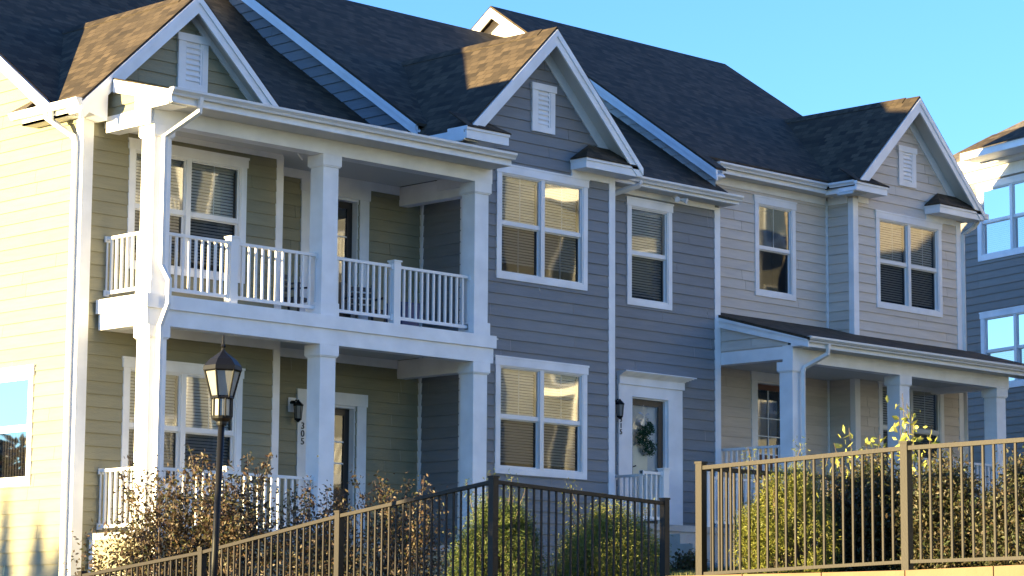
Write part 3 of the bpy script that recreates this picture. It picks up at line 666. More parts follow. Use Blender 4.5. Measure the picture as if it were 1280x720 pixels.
cb = MB(); cb.box(GC-.024, GC+.135, YQ-.028, YQ+.1, 1.5, 9.02); cb.box(GC-.06, GC-.018, YG-.04, YG-.001, 1.5, 9.02); cb.box(GR-.135, GR+.024, YQ-.028, YQ+.1, 1.5, 8.95); cb.build('corner_board', 'white', G)
GRX = 36.28
rm = MB(); yE = 31.80
rm.roof([(GRX, 31.62, zg(31.62)), (GL, 31.62, zg(31.62)), (GL, yg, zg(yg)), (GRX, yg, zg(yg))], (1, 0, 0))
rm.roof([(GL, yE, zg(yE)), (43.62, yE, zg(yE)), (43.62, yg, zg(yg)), (GL, yg, zg(yg))], (1, 0, 0))
rm.roof([(GRX, yg, zg(yg)), (43.62, yg, zg(yg)), (43.62, 44.4, zg(yg)-4.7), (GRX, 44.4, zg(yg)-4.7)], (1, 0, 0))
rm.roof([(43.62, yE, zg(yE)), (43.62, yg, zg(yg)), (44.5, 35.2, 11.0), (44.5, 33, 9.8)], (0, 1, 0))
rm.build('roof', 'roof', G)
rk = MB()
for t0, t1, xo, th in ((.05, .25, 0, .035), (.05, .13, -.022, .021)):
    rk.prism([(GRX+.01+xo, 31.35, zg(31.35)-t0), (GRX+.01+xo, yg, zg(yg)-t0), (GRX+.01+xo, yg, zg(yg)-t1), (GRX+.01+xo, 31.35, zg(31.35)-t1)], (th, 0, 0))
    rk.prism([(GRX+.01+xo, yg, zg(yg)-t0), (GRX+.01+xo, 44.4, zg(yg)-4.7-t0), (GRX+.01+xo, 44.4, zg(yg)-4.7-t1), (GRX+.01+xo, yg, zg(yg)-t1)], (th, 0, 0))
rk.prism([(GRX+.046, 31.35, zg(31.35)-.17), (GL-.02, 31.35, zg(31.35)-.17), (GL-.02, yg, zg(yg)-.17), (GRX+.046, yg, zg(yg)-.17)], (0, 0, .03))
rk.build('side_rake_board', 'white', G)
rb = MB(); rb.roof([(GRX, 31.35, zg(31.35)), (GL, 31.35, zg(31.35)), (GL, 31.63, zg(31.63)), (GRX, 31.63, zg(31.63))], (1, 0, 0)); rb.build('rake_foot_shingles', 'roof', G)
front_gable(G, 40.15, 44.52, 9.18, 11.29, 31.13, YQ, GC, GR, (31.9, 34.85, 33.2), 9.2, 'beige', (42.11, 42.68, 9.47, 10.295), frz=.17, clips=(9.08, 8.99))
cornice_return(G, 40.16, 41.15, 31.085, YQ-.019, 9.07, 9.26, 1); cornice_return(G, 42.98, 44.5, 31.15, YQ-.019, 8.98, 9.17, -1)
fz = MB(); fz.box(GC+.14, 41.1, YQ-.034, YQ-.003, 8.95, 9.07); fz.box(43.0, GR-.14, YQ-.034, YQ-.003, 8.86, 8.98); fz.box(GL+.05, GC-.07, YG-.04, YG-.003, 8.93, 9.08); fz.box(GC-.036, GC-.003, YQ+.11, YG-.05, 8.93, 9.08); fz.build('eave_frieze', 'white', G)
ev = MB(); ev.box(GL+.05, GC, 31.92, YG, 9.08, 9.11); ev.box(40.24, GC-.002, 31.2, 31.92, 9.055, 9.08); ev.build('eave_soffit', 'soffit', G)
fa = MB(); fa.box(GL+.0, 40.2, 31.86, 31.9, 9.08, 9.26); fa.box(40.2, 40.24, 31.17, 31.9, 9.06, 9.26); fa.build('fascia', 'white', G)
gutter(G, (GL+.3, 31.75, 9.27), (40.12, 31.75, 9.27), (0, -1, 0)); gutter(G, (40.11, 31.14, 9.27), (40.11, 31.75, 9.27), (-1, 0, 0))
downspout(G, [(37.0, 31.82, 9.18), (37.0, 31.84, 9.02), (36.72, 31.95, 8.86), (36.66, 32.0, 8.80)], .075)
downspout(G, [(44.52, 31.3, 9.0), (44.5, 31.4, 8.87), (44.25, 31.5, 8.7), (44.25, 31.5, 2.0)], .075)
egut = MB(); egut.box(44.50, 44.62, 31.10, 33, 9.02, 9.13); egut.build('end_gutter', 'gutter', G)
dg = door(G, fg, 38.24, 39.6, 2.9, 5.434, leafmat='redwood', head=.18, trim=.17)
g = MB(); 
for z in (.95, 1.3, 1.65): fg.box(g, 38.56, 39.28, -.135, -.122, 2.9+z, 2.9+z+.02)
fg.box(g, 38.9, 38.92, -.134, -.123, 3.85, 5.1); g.build('muntin', 'white', dg)
# porch
YP = 29.82; PX = 36.6; zP = 2.89
pb = MB(); pb.box(PX, 43.36, YP, YP+.24, 5.30, 5.60); pb.box(PX, PX+.24, YP+.241, 31.9, 5.352, 5.58); pb.box(43.1, 43.34, YP+.24, YQ-.02, 5.30, 5.58); pb.build('porch_beam', 'white', G)
inf = MB(); siding(inf, side(PX+.01), [(YP+.1, 5.58), (32.1, 5.58), (32.1, 6.20), (YP+.1, 5.66)], phase=5.60); inf.build('porch_gable_infill', 'beige', G)
def zs(y): return 5.70+.272*(y-29.38)
rm = MB(); rm.roof([(PX-.08, 29.38, zs(29.38)), (44.6, 29.38, zs(29.38)), (44.6, YQ-.02, zs(YQ)), (PX-.08, YQ-.02, zs(YQ))], (1, 0, 0), .05)
rm.roof([(PX-.08, YQ-.02, zs(YQ)), (GC-.03, YQ-.02, zs(YQ)), (GC-.03, YG-.02, zs(YG)), (PX-.08, YG-.02, zs(YG))], (1, 0, 0), .05); rm.build('porch_roof', 'roof', G)
fa = MB()
for t0, t1, xo, th in ((.05, .25, 0, .04), (.05, .13, -.025, .024)):
    fa.prism([(PX-.06+xo, 29.42, zs(29.42)-t0), (PX-.06+xo, 32.1, zs(32.1)-t0), (PX-.06+xo, 32.1, zs(32.1)-t1), (PX-.06+xo, 29.42, zs(29.42)-t1+.06)], (th, 0, 0))
fa.box(PX-.055, PX+.3, 29.5, YP+.0, 5.56, 5.64); fa.build('porch_rake_board', 'white', G)
pf = MB(); pf.box(PX, 44.5, 29.46, 29.5, 5.54, 5.68); pf.build('fascia', 'white', G); ps = MB(); ps.box(PX+.3, 44.5, 29.5, YP, 5.54, 5.57); ps.build('porch_soffit', 'soffit', G)
gutter(G, (PX-.05, 29.35, 5.72), (44.6, 29.35, 5.72), (0, -1, 0))
pc = MB(); pc.box(PX+.24, 43.1, YP+.24, YG-.01, 5.42, 5.45); pc.build('porch_ceiling', 'soffit', G)
for cx in (36.62, 39.815, 42.97): column(G, cx, YP+.03, zP, 5.299)
pfl = MB(); pfl.box(PX-.04, 44.0, YP-.03, YQ-.02, zP-.12, zP); pfl.box(PX, 40.6, YQ-.02, YG, zP-.12, zP); pfl.box(PX, 43.9, YP, YQ-.02, 1.6, zP-.12); pfl.build('porch_floor', 'concrete', G)
railing(G, (PX+.15, YP+.33), (PX+.15, YG-.03), zP, h=.92); railing(G, (40.12, YP+.17), (42.97, YP+.17), zP, h=.9, newels=(1.42,))
downspout(G, [(37.13, 29.42, 5.62), (37.13, 29.44, 5.44), (36.86, 29.76, 5.2), (36.84, 29.78, 5.1), (36.84, 29.78, 2.0)], .075)

# =================================================================== GREY NEIGHBOUR
K = thing('apartment_building', 'dark grey sided building beyond the row, brown roof catching the sun', 'building', (51, 36, 3))
dv = Vector((.269, .963, 0)).normalized(); mv = Vector((dv.y, -dv.x, 0)); KS = 64/62; E0 = Vector((50.753*KS, 35.678*KS, 0))
fk = Fr(E0, dv, -mv)
kk = lambda *v: [q*KS for q in v]
kh = [window(K, fk, *kk(-6.0, -3.6, 9.31, 11.2), blind=(0, .97)), window(K, fk, *kk(-2.45, 0, 9.28, 11.13), blind=(0, .97), slat_open=.1, casing=.13), window(K, fk, *kk(-2.5, -.05, 6.2, 8.06), blind=(0, .97), slat_open=.2, casing=.13)]
kw = MB(); zt_ = 11.4*KS; wl_ = 1.15*KS; siding(kw, fk, [(-13, 1), (wl_, 1), (wl_, zt_), (-13, zt_)], kh, phase=5.7)
siding(kw, Fr(E0+dv*wl_, mv, dv), [(0, 1), (10, 1), (10, zt_), (0, zt_)], phase=5.7)
siding(kw, Fr(E0-dv*13, mv, -dv), [(0, 1), (10, 1), (10, zt_), (0, zt_)], phase=5.7); kw.build('wall', 'grey', K)
kr = MB(); z0_ = 11.72*KS; a, b = 1.5*KS, -13.4; q = 5.4*KS; hr = q*.64; o_ = .4*KS
c = [E0+dv*a-mv*o_, E0+dv*b-mv*o_, E0+dv*b+mv*(2*q-o_), E0+dv*a+mv*(2*q-o_)]; r1 = E0+dv*(a-q)+mv*(q-o_); r2 = E0+dv*(b+q)+mv*(q-o_)
zz = Vector((0, 0, 1)); c = [x+zz*z0_ for x in c]; r1 += zz*(z0_+hr); r2 += zz*(z0_+hr)
kr.roof([c[0], c[1], r2, r1], dv); kr.roof([c[1], c[2], r2], mv); kr.roof([c[2], c[3], r1, r2], dv); kr.roof([c[3], c[0], r1], mv); kr.build('roof', 'roof2', K)
kf = MB(); fk.box(kf, b, a, o_-.04, o_, z0_-.24, z0_-.03); fk.box(kf, b, a-.2, .02, o_-.04, z0_-.26, z0_-.24); fk.box(kf, -13, wl_, .0, .05, z0_-.55, z0_-.27); kf.build('eave_fascia', 'white', K)
b0, b1 = -6.2, -.57*KS
kb_ = MB(); fk.box(kb_, b0, b1, o_+.02, 1.0, z0_-.2, z0_-.03); kb_.build('bay_eave', 'white', K)
krr = MB(); krr.roof([fk.p(b1+.05, 1.05, z0_), fk.p(b0, 1.05, z0_), fk.p(b0, .4, z0_+.42), fk.p(b1-.5, .4, z0_+.42)], dv, .02); krr.build('bay_roof', 'roof', K)

# =================================================================== HOUSES ACROSS THE STREET (seen in the glass)
O = thing('apartment_building', 'cream building with white balconies across the street, mirrored in the windows', 'building', (58, 0, -1.5))
fo = Fr((0, 2, 0), (-1, 0, 0), (0, 1, 0)); ow = MB()
siding(ow, fo, [(-84, -1.7), (-40, -1.7), (-40, 17.5), (-84, 17.5)]); ow.poly([(40, 2, -1.7), (40, -10, -1.7), (40, -10, 17.5), (40, 2, 17.5)]); ow.build('wall', 'cream', O)
orf = MB(); orf.roof([(39.4, 2.6, 17.5), (84.6, 2.6, 17.5), (84.6, -4, 21.3), (39.4, -4, 21.3)], (1, 0, 0)); orf.roof([(39.4, -10.6, 17.5), (84.6, -10.6, 17.5), (84.6, -4, 21.3), (39.4, -4, 21.3)], (1, 0, 0)); orf.build('roof', 'roof2', O)
for i in range(9):
    for k in range(6):
        x = 42.5+i*4.7; z = -.6+k*3.2; om = MB(); om.box(x, x+1.7, 1.96, 2.03, z, z+1.8); wo_ = om.build('window', 'white', O); op = MB(); op.box(x+.1, x+1.6, 2.03, 2.04, z+.1, z+1.7); op.build('pane', 'bluepane', wo_)
        if i % 2 == 0 and k > 0:
            bm = MB(); bm.box(x-.5, x+2.6, 2.02, 3.6, z-.5, z-.2); bm.box(x-.5, x+2.6, 3.5, 3.56, z+.65, z+.72)
            for j in range(22): bm.box(x-.5+j*.145, x-.46+j*.145, 3.51, 3.55, z-.2, z+.65)
            for xx in (x-.5, x+2.4): bm.box(xx, xx+.2, 3.4, 3.6, z-.2, z+2.7)
            bm.build('balcony', 'white', O)

# =================================================================== WALL LANTERNS, NUMBERS, WREATH, CHAIRS
def lantern(x, y, z, label, s=1.0, plate=True):
    t = thing('wall_lantern', label, 'wall lantern', (x, y, z), 'black porch lanterns')
    if plate: m = MB(); m.box(x-.10, x+.06, y-.014, y, z-.09, z+.14); m.build('mounting_plate', 'white', t)
    m = MB(); m.lathe((x-.02, y-.03, z+.06), [(.05, -.02), (.055, 0), (.03, .03)], 8); m.tube([(x-.02, y-.02, z+.05), (x, y-.09, z+.10), (x, y-.13, z+.06)], .012, 6)
    c = (x, y-.14, z)
    m.lathe(c, [(.01, .10), (.02, .08), (.085, .02), (.08, 0)], 6); m.lathe(c, [(.055, -.20), (.06, -.215), (.03, -.24), (.006, -.26)], 6)
    for k in range(6):
        q = 2*math.pi*(k+.5)/6; m.tube([(c[0]+.072*math.cos(q), c[1]+.072*math.sin(q), z), (c[0]+.052*math.cos(q), c[1]+.052*math.sin(q), z-.21)], .005, 4)
    m.build('lantern_body', 'black', t); g = MB(); g.lathe(c, [(.068, -.003), (.048, -.203)], 6); g.build('lantern_glass', 'frost', t); return t
lantern(26.66, YD-.02, 3.90, 'black lantern on a white plate beside the lower porch door of the khaki house')
lantern(33.70, YR-.02, 4.40, 'black lantern between the downspout and the slate-blue house front door', plate=False)
def numerals(txt, x, y, ztop, size, house, step):
    for i, ch in enumerate(txt):
        cu = bpy.data.curves.new('digit', 'FONT'); cu.body = ch; cu.size = size; cu.extrude = .006; cu.align_x = 'CENTER'
        tmp = bpy.data.objects.new('digit', cu); C.objects.link(tmp); bpy.context.view_layer.update()
        me = bpy.data.meshes.new_from_object(tmp.evaluated_get(bpy.context.evaluated_depsgraph_get())); bpy.data.objects.remove(tmp)
        me.materials.clear(); me.materials.append(M['num']); o = bpy.data.objects.new('house_number', me); C.objects.link(o); o.parent = house
        o.location = Vector((x, y, ztop-size*.7-i*step))-house.location; o.rotation_euler = (math.pi/2, 0, 0)
numerals('305', 26.86, YD-.042, 3.66, .15, H, .125); numerals('315', 33.84, YR-.058, 4.20, .13, B, .11)

def leaves(mb, pts, size, asp=.5, jit=.35, droop=0):
    for p in pts:
        n = Vector((random.gauss(0, 1), random.gauss(0, 1), random.gauss(0, 1)+.3)).normalized()
        a = n.orthogonal().normalized(); a = Matrix.Rotation(random.random()*6.28, 3, n) @ a; b = n.cross(a)
        s = size*(1+random.uniform(-jit, jit)); p = Vector(p); i = len(mb.v)
        mb.v += [tuple(p-a*s), tuple(p+b*s*asp+n*s*.1), tuple(p+a*s), tuple(p-b*s*asp+n*s*.1)]; mb.f.append((i, i+1, i+2, i+3))
W = thing('wreath', 'three small green wreaths hung in a zigzag with a silver bow on the glass door', 'wreath', (34.5, YR+.03, 3.9))
wy = YR+.03
wm = MB()
for (cx, cz, r) in ((34.64, 4.05, .085), (34.46, 3.88, .09), (34.66, 3.70, .10)):
    pts = []
    for k in range(420):
        q = random.random()*6.28; t = random.gauss(0, .032); pts.append((cx+(r+t)*math.cos(q), wy+random.uniform(-.05, .015), cz+(r+t)*math.sin(q)))
    leaves(wm, pts, .022, .5)
wm.build('greenery', 'wreath', W)
bw = MB()
for q in (-2.6, -2.0, -1.57, -1.1, -.5, .6, 2.5): 
    e = (34.50+.14*math.cos(q), wy-.03, 4.24+.14*math.sin(q)); bw.poly([(34.5, wy-.05, 4.25), (e[0]-.03, e[1], e[2]), (e[0], e[1]-.01, e[2]-.03), (e[0]+.03, e[1], e[2])])
bw.tube([(34.5, wy-.02, 4.46), (34.5, wy-.02, 4.2)], .006, 4); bw.build('bow', 'silver', W)
def patio_chair(x, y, z, rz, label, mat='chair'):
    t = thing('patio_chair', label, 'chair', (x, y, z), 'chairs on the upper porch'); c, s = math.cos(rz), math.sin(rz)
    def T(p): return (x+p[0]*c-p[1]*s, y+p[0]*s+p[1]*c, z+p[2])
    def bx(m, a): m.hexa([T(q) for q in [(a[0], a[2], a[4]), (a[1], a[2], a[4]), (a[1], a[3], a[4]), (a[0], a[3], a[4]), (a[0], a[2], a[5]), (a[1], a[2], a[5]), (a[1], a[3], a[5]), (a[0], a[3], a[5])]])
    m = MB(); [bx(m, (-.26, .26, -.25+.09*k, -.18+.09*k, .40, .425)) for k in range(6)]; m.build('seat', mat, t)
    m = MB(); [bx(m, (-.26, .26, .25, .275, .48+.1*k, .55+.1*k)) for k in range(4)]; m.build('backrest', mat, t)
    for sx in (-1, 1):
        for sy in (-1, 1):
            m = MB(); bx(m, (sx*.25-.015, sx*.25+.015, sy*.25-.015, sy*.25+.015, 0, .9 if sy > 0 else .62)); m.build('leg', mat, t)
        m = MB(); bx(m, (sx*.25-.02, sx*.25+.02, -.27, .26, .62, .645)); m.build('armrest', mat, t)
    return t
patio_chair(26.05, 31.25, 5.075, .3, 'black slatted chair on the upper porch near the middle column'); patio_chair(27.75, 31.5, 5.075, -.3, 'black chair behind the right half of the upper railing, left of the blue bin')
t = thing('storage_bin', 'blue plastic bin standing on the upper porch behind the railing', 'bin', (28.4, 31.3, 5.075)); m = MB()
m.prism([(28.22, 31.1, 5.075), (28.55, 31.1, 5.075), (28.58, 31.07, 5.62), (28.19, 31.07, 5.62)], (0, .4, 0)); m.build('bin_body', 'bluep', t); m = MB(); m.box(28.17, 28.60, 31.05, 31.5, 5.62, 5.66); m.build('lid', 'bluep', t)
t = thing('security_light', 'small white twin-head security light under the slate-blue house eave', 'security light', (35.2, 31.4, 8.33)); m = MB(); m.lathe((35.2, 31.42, 8.31), [(.05, .03), (.05, 0), (.02, -.03)], 10); m.build('base', 'vinyl', t)
for sx in (-1, 1):
    m = MB(); m.tube([(35.2+sx*.02, 31.40, 8.29), (35.2+sx*.10, 31.32, 8.27), (35.2+sx*.13, 31.24, 8.24)], [.015, .035, .055], 10); m.build('lamp_head', 'vinyl', t)

# =================================================================== STREET LAMP
P = thing('lamp_post', 'black street lamp with a six-sided glass lantern in front of the khaki house', 'street lamp', (16.85, 21.45, -.6))
px, py = 16.80, 21.28
m = MB(); m.lathe((px+.06, py+.2, -1.1), [(.12, 0), (.12, .3), (.08, .4), (.06, .55), (.05, .6)], 12); m.build('base', 'black', P)
m = MB(); m.tube([(px+.085, py+.24, -.6), (px+.0, py+.0, 2.36)], .038, 12, .034); m.build('pole', 'black', P, smooth=True)
m = MB(); c = (px, py, 0)
m.lathe(c, [(.05, 2.33), (.055, 2.35), (.055, 2.37), (.075, 2.385), (.105, 2.40), (.112, 2.43)], 16)
m.lathe(c, [(.112, 2.60), (.125, 2.615), (.115, 2.64)], 6); m.build('collar', 'black', P)
m = MB(); m.lathe(c, [(.10, 2.43), (.10, 2.60)], 16); m.build('lower_glass', 'frost', P)
m = MB()
for k in range(10):
    q = 2*math.pi*k/10; m.tube([(px+.106*math.cos(q), py+.106*math.sin(q), 2.42), (px+.106*math.cos(q), py+.106*math.sin(q), 2.61)], .009, 4)
for k in range(6):
    q = 2*math.pi*(k+.5)/6; m.tube([(px+.115*math.cos(q), py+.115*math.sin(q), 2.62), (px+.187*math.cos(q), py+.187*math.sin(q), 2.90)], .010, 4)
m.build('frame', 'black', P)
m = MB(); m.lathe(c, [(.108, 2.635), (.178, 2.895)], 6); m.build('lantern_glass', 'frost', P)
m = MB(); m.lathe(c, [(.185, 2.89), (.205, 2.905), (.2, 2.95), (.14, 3.02), (.07, 3.07), (.03, 3.10), (.02, 3.12)], 6); m.lathe(c, [(.02, 3.10), (.016, 3.14), (.03, 3.155), (.016, 3.175), (.012, 3.21), (.009, 3.25), (.003, 3.28)], 8); m.build('lamp_roof', 'black', P)

# =================================================================== METAL FENCES
def fence(label, p0, posts, tops, hgt, name='metal_fence', endpost=True, sp=.11, startpost=True):
    """posts: distances along direction; tops: rail height at each post"""
    p0 = Vector(p0); d = Vector(posts[1]); pos = posts[0]
    t = thing(name, label, 'fence', (p0.x, p0.y, tops[0]-hgt), 'dark metal fences above the retaining wall')
    q = Vector((-d.y, d.x, 0)); f = Fr((p0.x, p0.y, 0), d, q)
    def Z(s):
        for (a, za), (b, zb) in zip(zip(pos, tops), list(zip(pos, tops))[1:]):
            if a <= s <= b: return lerp(za, zb, (s-a)/(b-a))
        return tops[-1]
    for i, (a, z) in enumerate(zip(pos, tops)):
        if (i == 0 and not startpost): continue
        m = MB(); f.box(m, a-.038, a+.038, -.038, .038, z-hgt-.3, z+.01); f.box(m, a-.045, a+.045, -.045, .045, z+.01, z+.03); m.build('post', 'iron', t)
    for i in range(len(pos)-1):
        a, b = pos[i]+.038, pos[i+1]-.038; za, zb = Z(a), Z(b)
        m = MB()
        for (o0, o1, w_) in ((-.05, -.012, .028), (-hgt+.02, -hgt+.05, .02)):
            m.hexa([f.p(a, -w_, za+o0), f.p(b, -w_, zb+o0), f.p(b, w_, zb+o0), f.p(a, w_, za+o0), f.p(a, -w_, za+o1), f.p(b, -w_, zb+o1), f.p(b, w_, zb+o1), f.p(a, w_, za+o1)])
        r = m.build('rail_panel', 'iron', t)
        n = round((b-a)/sp)
        for k in range(1, n):
            s = a+(b-a)*k/n; z = Z(s); bm = MB(); f.box(bm, s-.0095, s+.0095, -.0095, .0095, z-hgt+.05, z-.05); bm.build('baluster', 'iron', r)
    return t
FX = 18.70
fence('dark metal fence run stepping down past the street lamp in front of the russet shrubs', (FX, 19.19, 0), ([0, 2.40, 4.80, 7.15, 9.5], (0, 1, 0)), [1.79, 1.515, 1.175, .945, .72], 1.06)
fence('short dark metal fence run in shade in front of the green junipers', (FX, 19.19, 0), ([0, 2.62], (1, 0, 0)), [1.79, 1.685], 1.06, startpost=False)
fence('sunlit metal fence run at the right above the tan block wall', (18.59, 16.27, 0), ([0, 2.39, 4.8], (0, -1, 0)), [1.79, 1.855, 1.87], 1.06)
fence('shaded metal fence return running back behind the golden juniper', (18.59, 16.27, 0), ([0, 2.4], (1, 0, 0)), [1.79, 1.80], 1.06, startpost=False)

# retaining wall with coping blocks (one block wall per stretch)
def blockwall(label, y0, y1, top):
    t = thing('retaining_wall', label, 'retaining wall', (WX+.15, (y0+y1)/2, -1.75), 'tan block retaining walls'); cap = MB(); body = MB(); y = y0; i = 0
    while y < y1-.02:
        e = min(y+.92, y1); za, zb = top(y), top(e)
        cap.hexa([(WX-.03, y+.006, za-.14), (WX+.36, y+.006, za-.14), (WX+.36, e-.006, zb-.14), (WX-.03, e-.006, zb-.14), (WX-.03, y+.006, za), (WX+.36, y+.006, za), (WX+.36, e-.006, zb), (WX-.03, e-.006, zb)]); y = e
    cap.build('coping', 'tan', t)
    k = 0
    while k < 14:
        y = y0+(.2 if k % 2 else 0)
        while y < y1-.02:
            e = min(y+.4, y1); zt = min(top(y), top(e))-.145-k*.2
            if zt > -1.7: body.box(WX+random.uniform(-.008, .008), WX+.3, y+.006, e-.006, max(-1.78, zt-.194), zt)
            y = e
        k += 1
    body.build('block_courses', 'tan', t)
blockwall('tan block retaining wall under the sunlit right-hand fence', -12, 16.55, lambda y: .745+.0*y if y > 13.9 else .745+.02*(13.9-y))
blockwall('tan block retaining wall below the fence run by the street lamp', 19.0, 31, lambda y: .70-.125*(y-19.2) if y > 19.2 else .70)
stp = MB()
for k in range(12): stp.box(16.2+.28*k, 19.5+.0, 16.6, 18.95, -1.75, -1.75+.19*(k+1)+.08)
so_ = stp.build('stone_steps', 'concrete', None, (17.5, 17.8, -1.75)); tag(so_, 'concrete steps rising between the two fences', 'steps')

# =================================================================== PLANTS
def shrub(name, label, cat, x, y, z0, rx, ry, h, nleaf, size, mat, clumps=26, group=None, stems=7, wisps=0, asp=.5, top=1.0, shape='round', seed=1, upright=.4):
    random.seed(seed); t = thing(name, label, cat, (x, y, z0), group); lm = MB(); sm = MB(); cl = []
    for k in range(clumps):
        for _ in range(30):
            u = random.random()**.5; q = random.random()*6.28; hh = random.uniform(.05, 1)
            if shape == 'oval': u = .55+.45*u
            if shape == 'cone': rad = u*(1-hh*.72)
            elif shape == 'oval': rad = u*math.sin(math.pi*min(1, .18+hh*.80))**.6
            else: rad = u*math.sqrt(max(.02, 1-(hh-.4)**2/.4))
            break
        cl.append(Vector((x+rx*rad*math.cos(q), y+ry*rad*math.sin(q), z0+h*hh*random.uniform(.85, 1))))
    for _ in range(wisps):
        q = random.random()*6.28; r = random.uniform(.2, .85); cl.append(Vector((x+rx*r*math.cos(q), y+ry*r*math.sin(q), z0+h*random.uniform(1.0, 1.28))))
    for i, c in enumerate(cl):
        b = Vector((x+(c.x-x)*.15, y+(c.y-y)*.15, z0)); mid = b.lerp(c, .5)+Vector((random.gauss(0, .05), random.gauss(0, .05), .1*h))
        path = [b, b.lerp(mid, .5), mid, mid.lerp(c, .5)+Vector((0, 0, .02)), c]; sm.tube(path, .012, 4, .003)
        w_ = i >= clumps; n = int(nleaf/len(cl)*(.45 if w_ else 1)); pts = []
        cr = (.16 if asp > .3 else .085)*(rx+ry)*.5 if not w_ else .1*rx
        for _ in range(n):
            if random.random() < .35 or w_:
                s = random.random()**.6; p = mid.lerp(c, s)+Vector((random.gauss(0, .045), random.gauss(0, .045), random.gauss(0, .045)))
            else: p = c+Vector((random.gauss(0, cr), random.gauss(0, cr), random.gauss(0, cr*(1+upright))))
            if p.z > z0+.02: pts.append(p)
        leaves(lm, pts, size, asp)
    lm.build('foliage', mat, t); sm.build('stems', 'bark', t); return t
SG = 'shrubs between the fences and the houses'
shrub('myrtle_shrub', 'broad russet-leaved shrub at the corner of the khaki house, left of the lamp', 'shrub', 21.12, 27.95, -.1, 1.02, 1.0, 2.15, 15000, .030, 'myrtle', 64, SG, wisps=14, seed=3)
shrub('myrtle_shrub', 'russet and olive shrub just right of the lamp pole', 'shrub', 21.75, 27.2, 0, .95, .95, 2.15, 12500, .030, 'myrtle', 56, SG, wisps=9, seed=4)
shrub('myrtle_shrub', 'low russet shrub under the middle porch column', 'shrub', 22.75, 26.8, .1, .95, .9, 1.9, 10000, .028, 'myrtle', 52, SG, wisps=7, seed=5)
shrub('myrtle_shrub', 'wispy russet shrub with tall pale tips before the dark side wall of the porch', 'shrub', 23.6, 26.0, .2, 1.0, 1.0, 1.75, 10000, .028, 'myrtle', 50, SG, wisps=18, seed=6)
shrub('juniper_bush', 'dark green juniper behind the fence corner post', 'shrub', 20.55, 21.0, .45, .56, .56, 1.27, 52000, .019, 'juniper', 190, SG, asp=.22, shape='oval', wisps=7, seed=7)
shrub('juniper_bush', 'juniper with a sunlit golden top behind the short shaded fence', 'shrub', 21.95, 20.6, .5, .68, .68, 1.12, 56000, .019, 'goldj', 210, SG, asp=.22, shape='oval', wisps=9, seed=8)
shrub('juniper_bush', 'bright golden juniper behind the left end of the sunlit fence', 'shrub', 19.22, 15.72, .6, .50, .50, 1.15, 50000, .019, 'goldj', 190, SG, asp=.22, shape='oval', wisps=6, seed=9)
shrub('hedge_shrub', 'brown-green hedge shrub left of the middle post of the sunlit fence', 'shrub', 20.27, 15.55, .7, .52, .52, 1.12, 30000, .021, 'hedge', 110, SG, shape='oval', seed=10)
shrub('hedge_shrub', 'brown-green hedge shrub right of the middle post of the sunlit fence', 'shrub', 20.3, 14.7, .7, .44, .48, 1.06, 26000, .021, 'hedge', 100, SG, shape='oval', seed=11)
shrub('hedge_shrub', 'brown-green hedge shrub at the right edge of the view behind the fence', 'shrub', 20.35, 13.75, .7, .48, .48, 1.1, 26000, .021, 'hedge', 100, SG, shape='oval', seed=12)
shrub('ground_plant', 'small dark plant at the foot of the slate-blue house stoop', 'plant', 33.0, 29.2, 1.35, .4, .3, .32, 900, .04, 'hedge', 10, None, seed=13)
def sapling(x, y, z0, tips, label, seed):
    random.seed(seed); t = thing('yellow_sapling', label, 'sapling', (x, y, z0), 'yellow-leaved saplings behind the fence'); sm = MB(); lm = MB(); pts = []
    for tp in tips:
        a = Vector((x, y, z0)); b = Vector(tp); mid = a.lerp(b, .55)+Vector((.05, 0, .05)); sm.tube([a, a.lerp(mid, .5), mid, b], .010, 5, .003)
        for k in range(22):
            s = .45+.55*(k/22); p = (mid.lerp(b, (s-.45)/.55) if s > .45 else mid)+Vector((random.gauss(0, .05), random.gauss(0, .05), random.gauss(0, .03))); pts.append(p)
    leaves(lm, pts, .042, .5); lm.build('foliage', 'yleaf', t); sm.build('stems', 'bark', t)
sapling(20.3, 15.75, .75, [(20.22, 15.78, 2.22), (20.3, 15.62, 2.12), (20.2, 15.95, 2.08), (20.35, 15.5, 2.15)], 'sapling with pale yellow leaves rising left of the fence post', 21)
sapling(20.3, 15.15, .75, [(20.26, 15.16, 2.52), (20.3, 15.08, 2.34), (20.28, 15.12, 2.42), (20.4, 14.92, 2.2), (20.25, 15.2, 2.3)], 'taller sapling with pale yellow leaves rising right of the fence post', 22)

# small conifer left of the frame: throws the soft shade on the yellow wall
def conifer(x, y, z0, h, r, label, seed=30):
    random.seed(seed); t = thing('conifer_tree', label, 'tree', (x, y, z0)); m = MB(); m.tube([(x, y, z0), (x, y, z0+h)], .09, 6, .02); m.build('trunk', 'bark', t); lm = MB(); pts = []
    for _ in range(6500):
        hh = random.random()**1.1; q = random.random()*6.28; u = random.random()**.5*r*(1-hh)**.8*(.65+.35*math.sin(5*q+hh*9)); pts.append((x+u*math.cos(q), y+u*math.sin(q), z0+.4+hh*(h-.4)))
    leaves(lm, pts, .07, .4); lm.build('crown', 'juniper', t)
conifer(-14, 45.6, -1.75, 6.4, 1.0, 'slim tall conifer of the group left of the view', seed=30)
conifer(-14.6, 44.95, -1.75, 6.0, 1.5, 'middle conifer of the group left of the view, broader', seed=33)
conifer(-13.4, 46.3, -1.75, 6.0, 1.4, 'rear conifer of the group left of the view', seed=34)
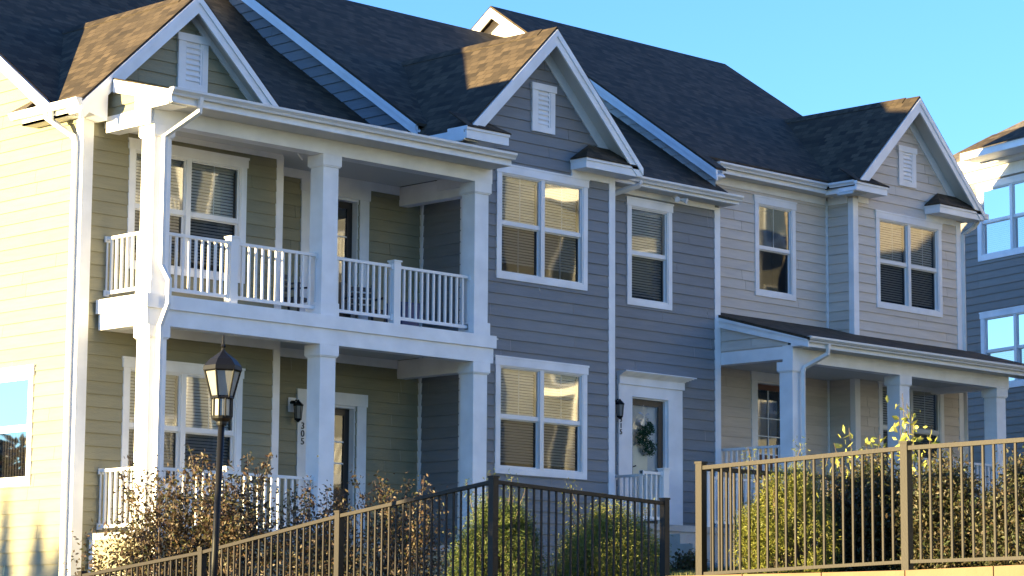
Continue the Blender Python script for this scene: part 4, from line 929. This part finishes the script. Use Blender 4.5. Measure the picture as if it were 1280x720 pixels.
conifer(-14.2, 44.3, -1.75, 5.6, 1.5, 'lowest conifer of the group left of the view', seed=35)
def round_tree(x, y, z0, ztop, r, label, seed=40):
    random.seed(seed); t = thing('evergreen_tree', label, 'tree', (x, y, z0)); m = MB(); m.tube([(x, y, z0), (x, y, ztop-.5)], .1, 6, .03); m.build('trunk', 'bark', t); lm = MB(); pts = []
    for _ in range(13000):
        q = random.random()*6.28; u = r*random.random()**.5*(.93+.07*math.sin(6*q)); hh = random.random(); u *= 1-.35*max(0, hh-.88)/.12
        pts.append((x+u*math.cos(q), y+u*math.sin(q), z0+.2+hh*(ztop-z0-.2)))
    leaves(lm, pts, .085, .5); lm.build('crown', 'hedge', t)
round_tree(3.0, 24.75, -1.75, 2.95, 1.45, 'broad clipped evergreen beyond the left edge that shades the fence corner')
def bare_tree(x, y, z0, ztop, r, label, seed=50):
    random.seed(seed); t = thing('broad_tree', label, 'tree', (x, y, z0)); m = MB(); m.tube([(x, y, z0), (x, y, ztop-1)], .16, 6, .04); m.build('trunk', 'bark', t); lm = MB(); pts = []
    for _ in range(9000):
        d = Vector((random.gauss(0, 1), random.gauss(0, 1), random.gauss(0, 1))).normalized()*random.random()**.4; pts.append((x+d.x*r, y+d.y*r, (z0+1.2+ztop)/2+d.z*(ztop-z0-1.2)/2))
    leaves(lm, pts, .17, .6); lm.build('crown', 'myrtle', t)
bare_tree(4.5, 58, -1.75, 5.75, 3.6, 'broad russet tree beyond the left edge, mirrored in the lower side window')
# grass: one lawn sheet of blades
random.seed(5); gb = MB()
for _ in range(26000):
    x = random.uniform(22, 37); y = random.uniform(24, 30.2)
    z = ground_z(x, y)+.0; a = random.random()*6.28; dx, dy = .012*math.cos(a), .012*math.sin(a); hh = random.uniform(.04, .09)
    i = len(gb.v); gb.v += [(x-dx, y-dy, z-.02), (x+dx, y+dy, z-.02), (x+random.gauss(0, .02), y+random.gauss(0, .02), z+hh)]; gb.f.append((i, i+1, i+2))
go = gb.build('grass', 'grass', None, (0, 0, 0)); go['kind'] = 'stuff'
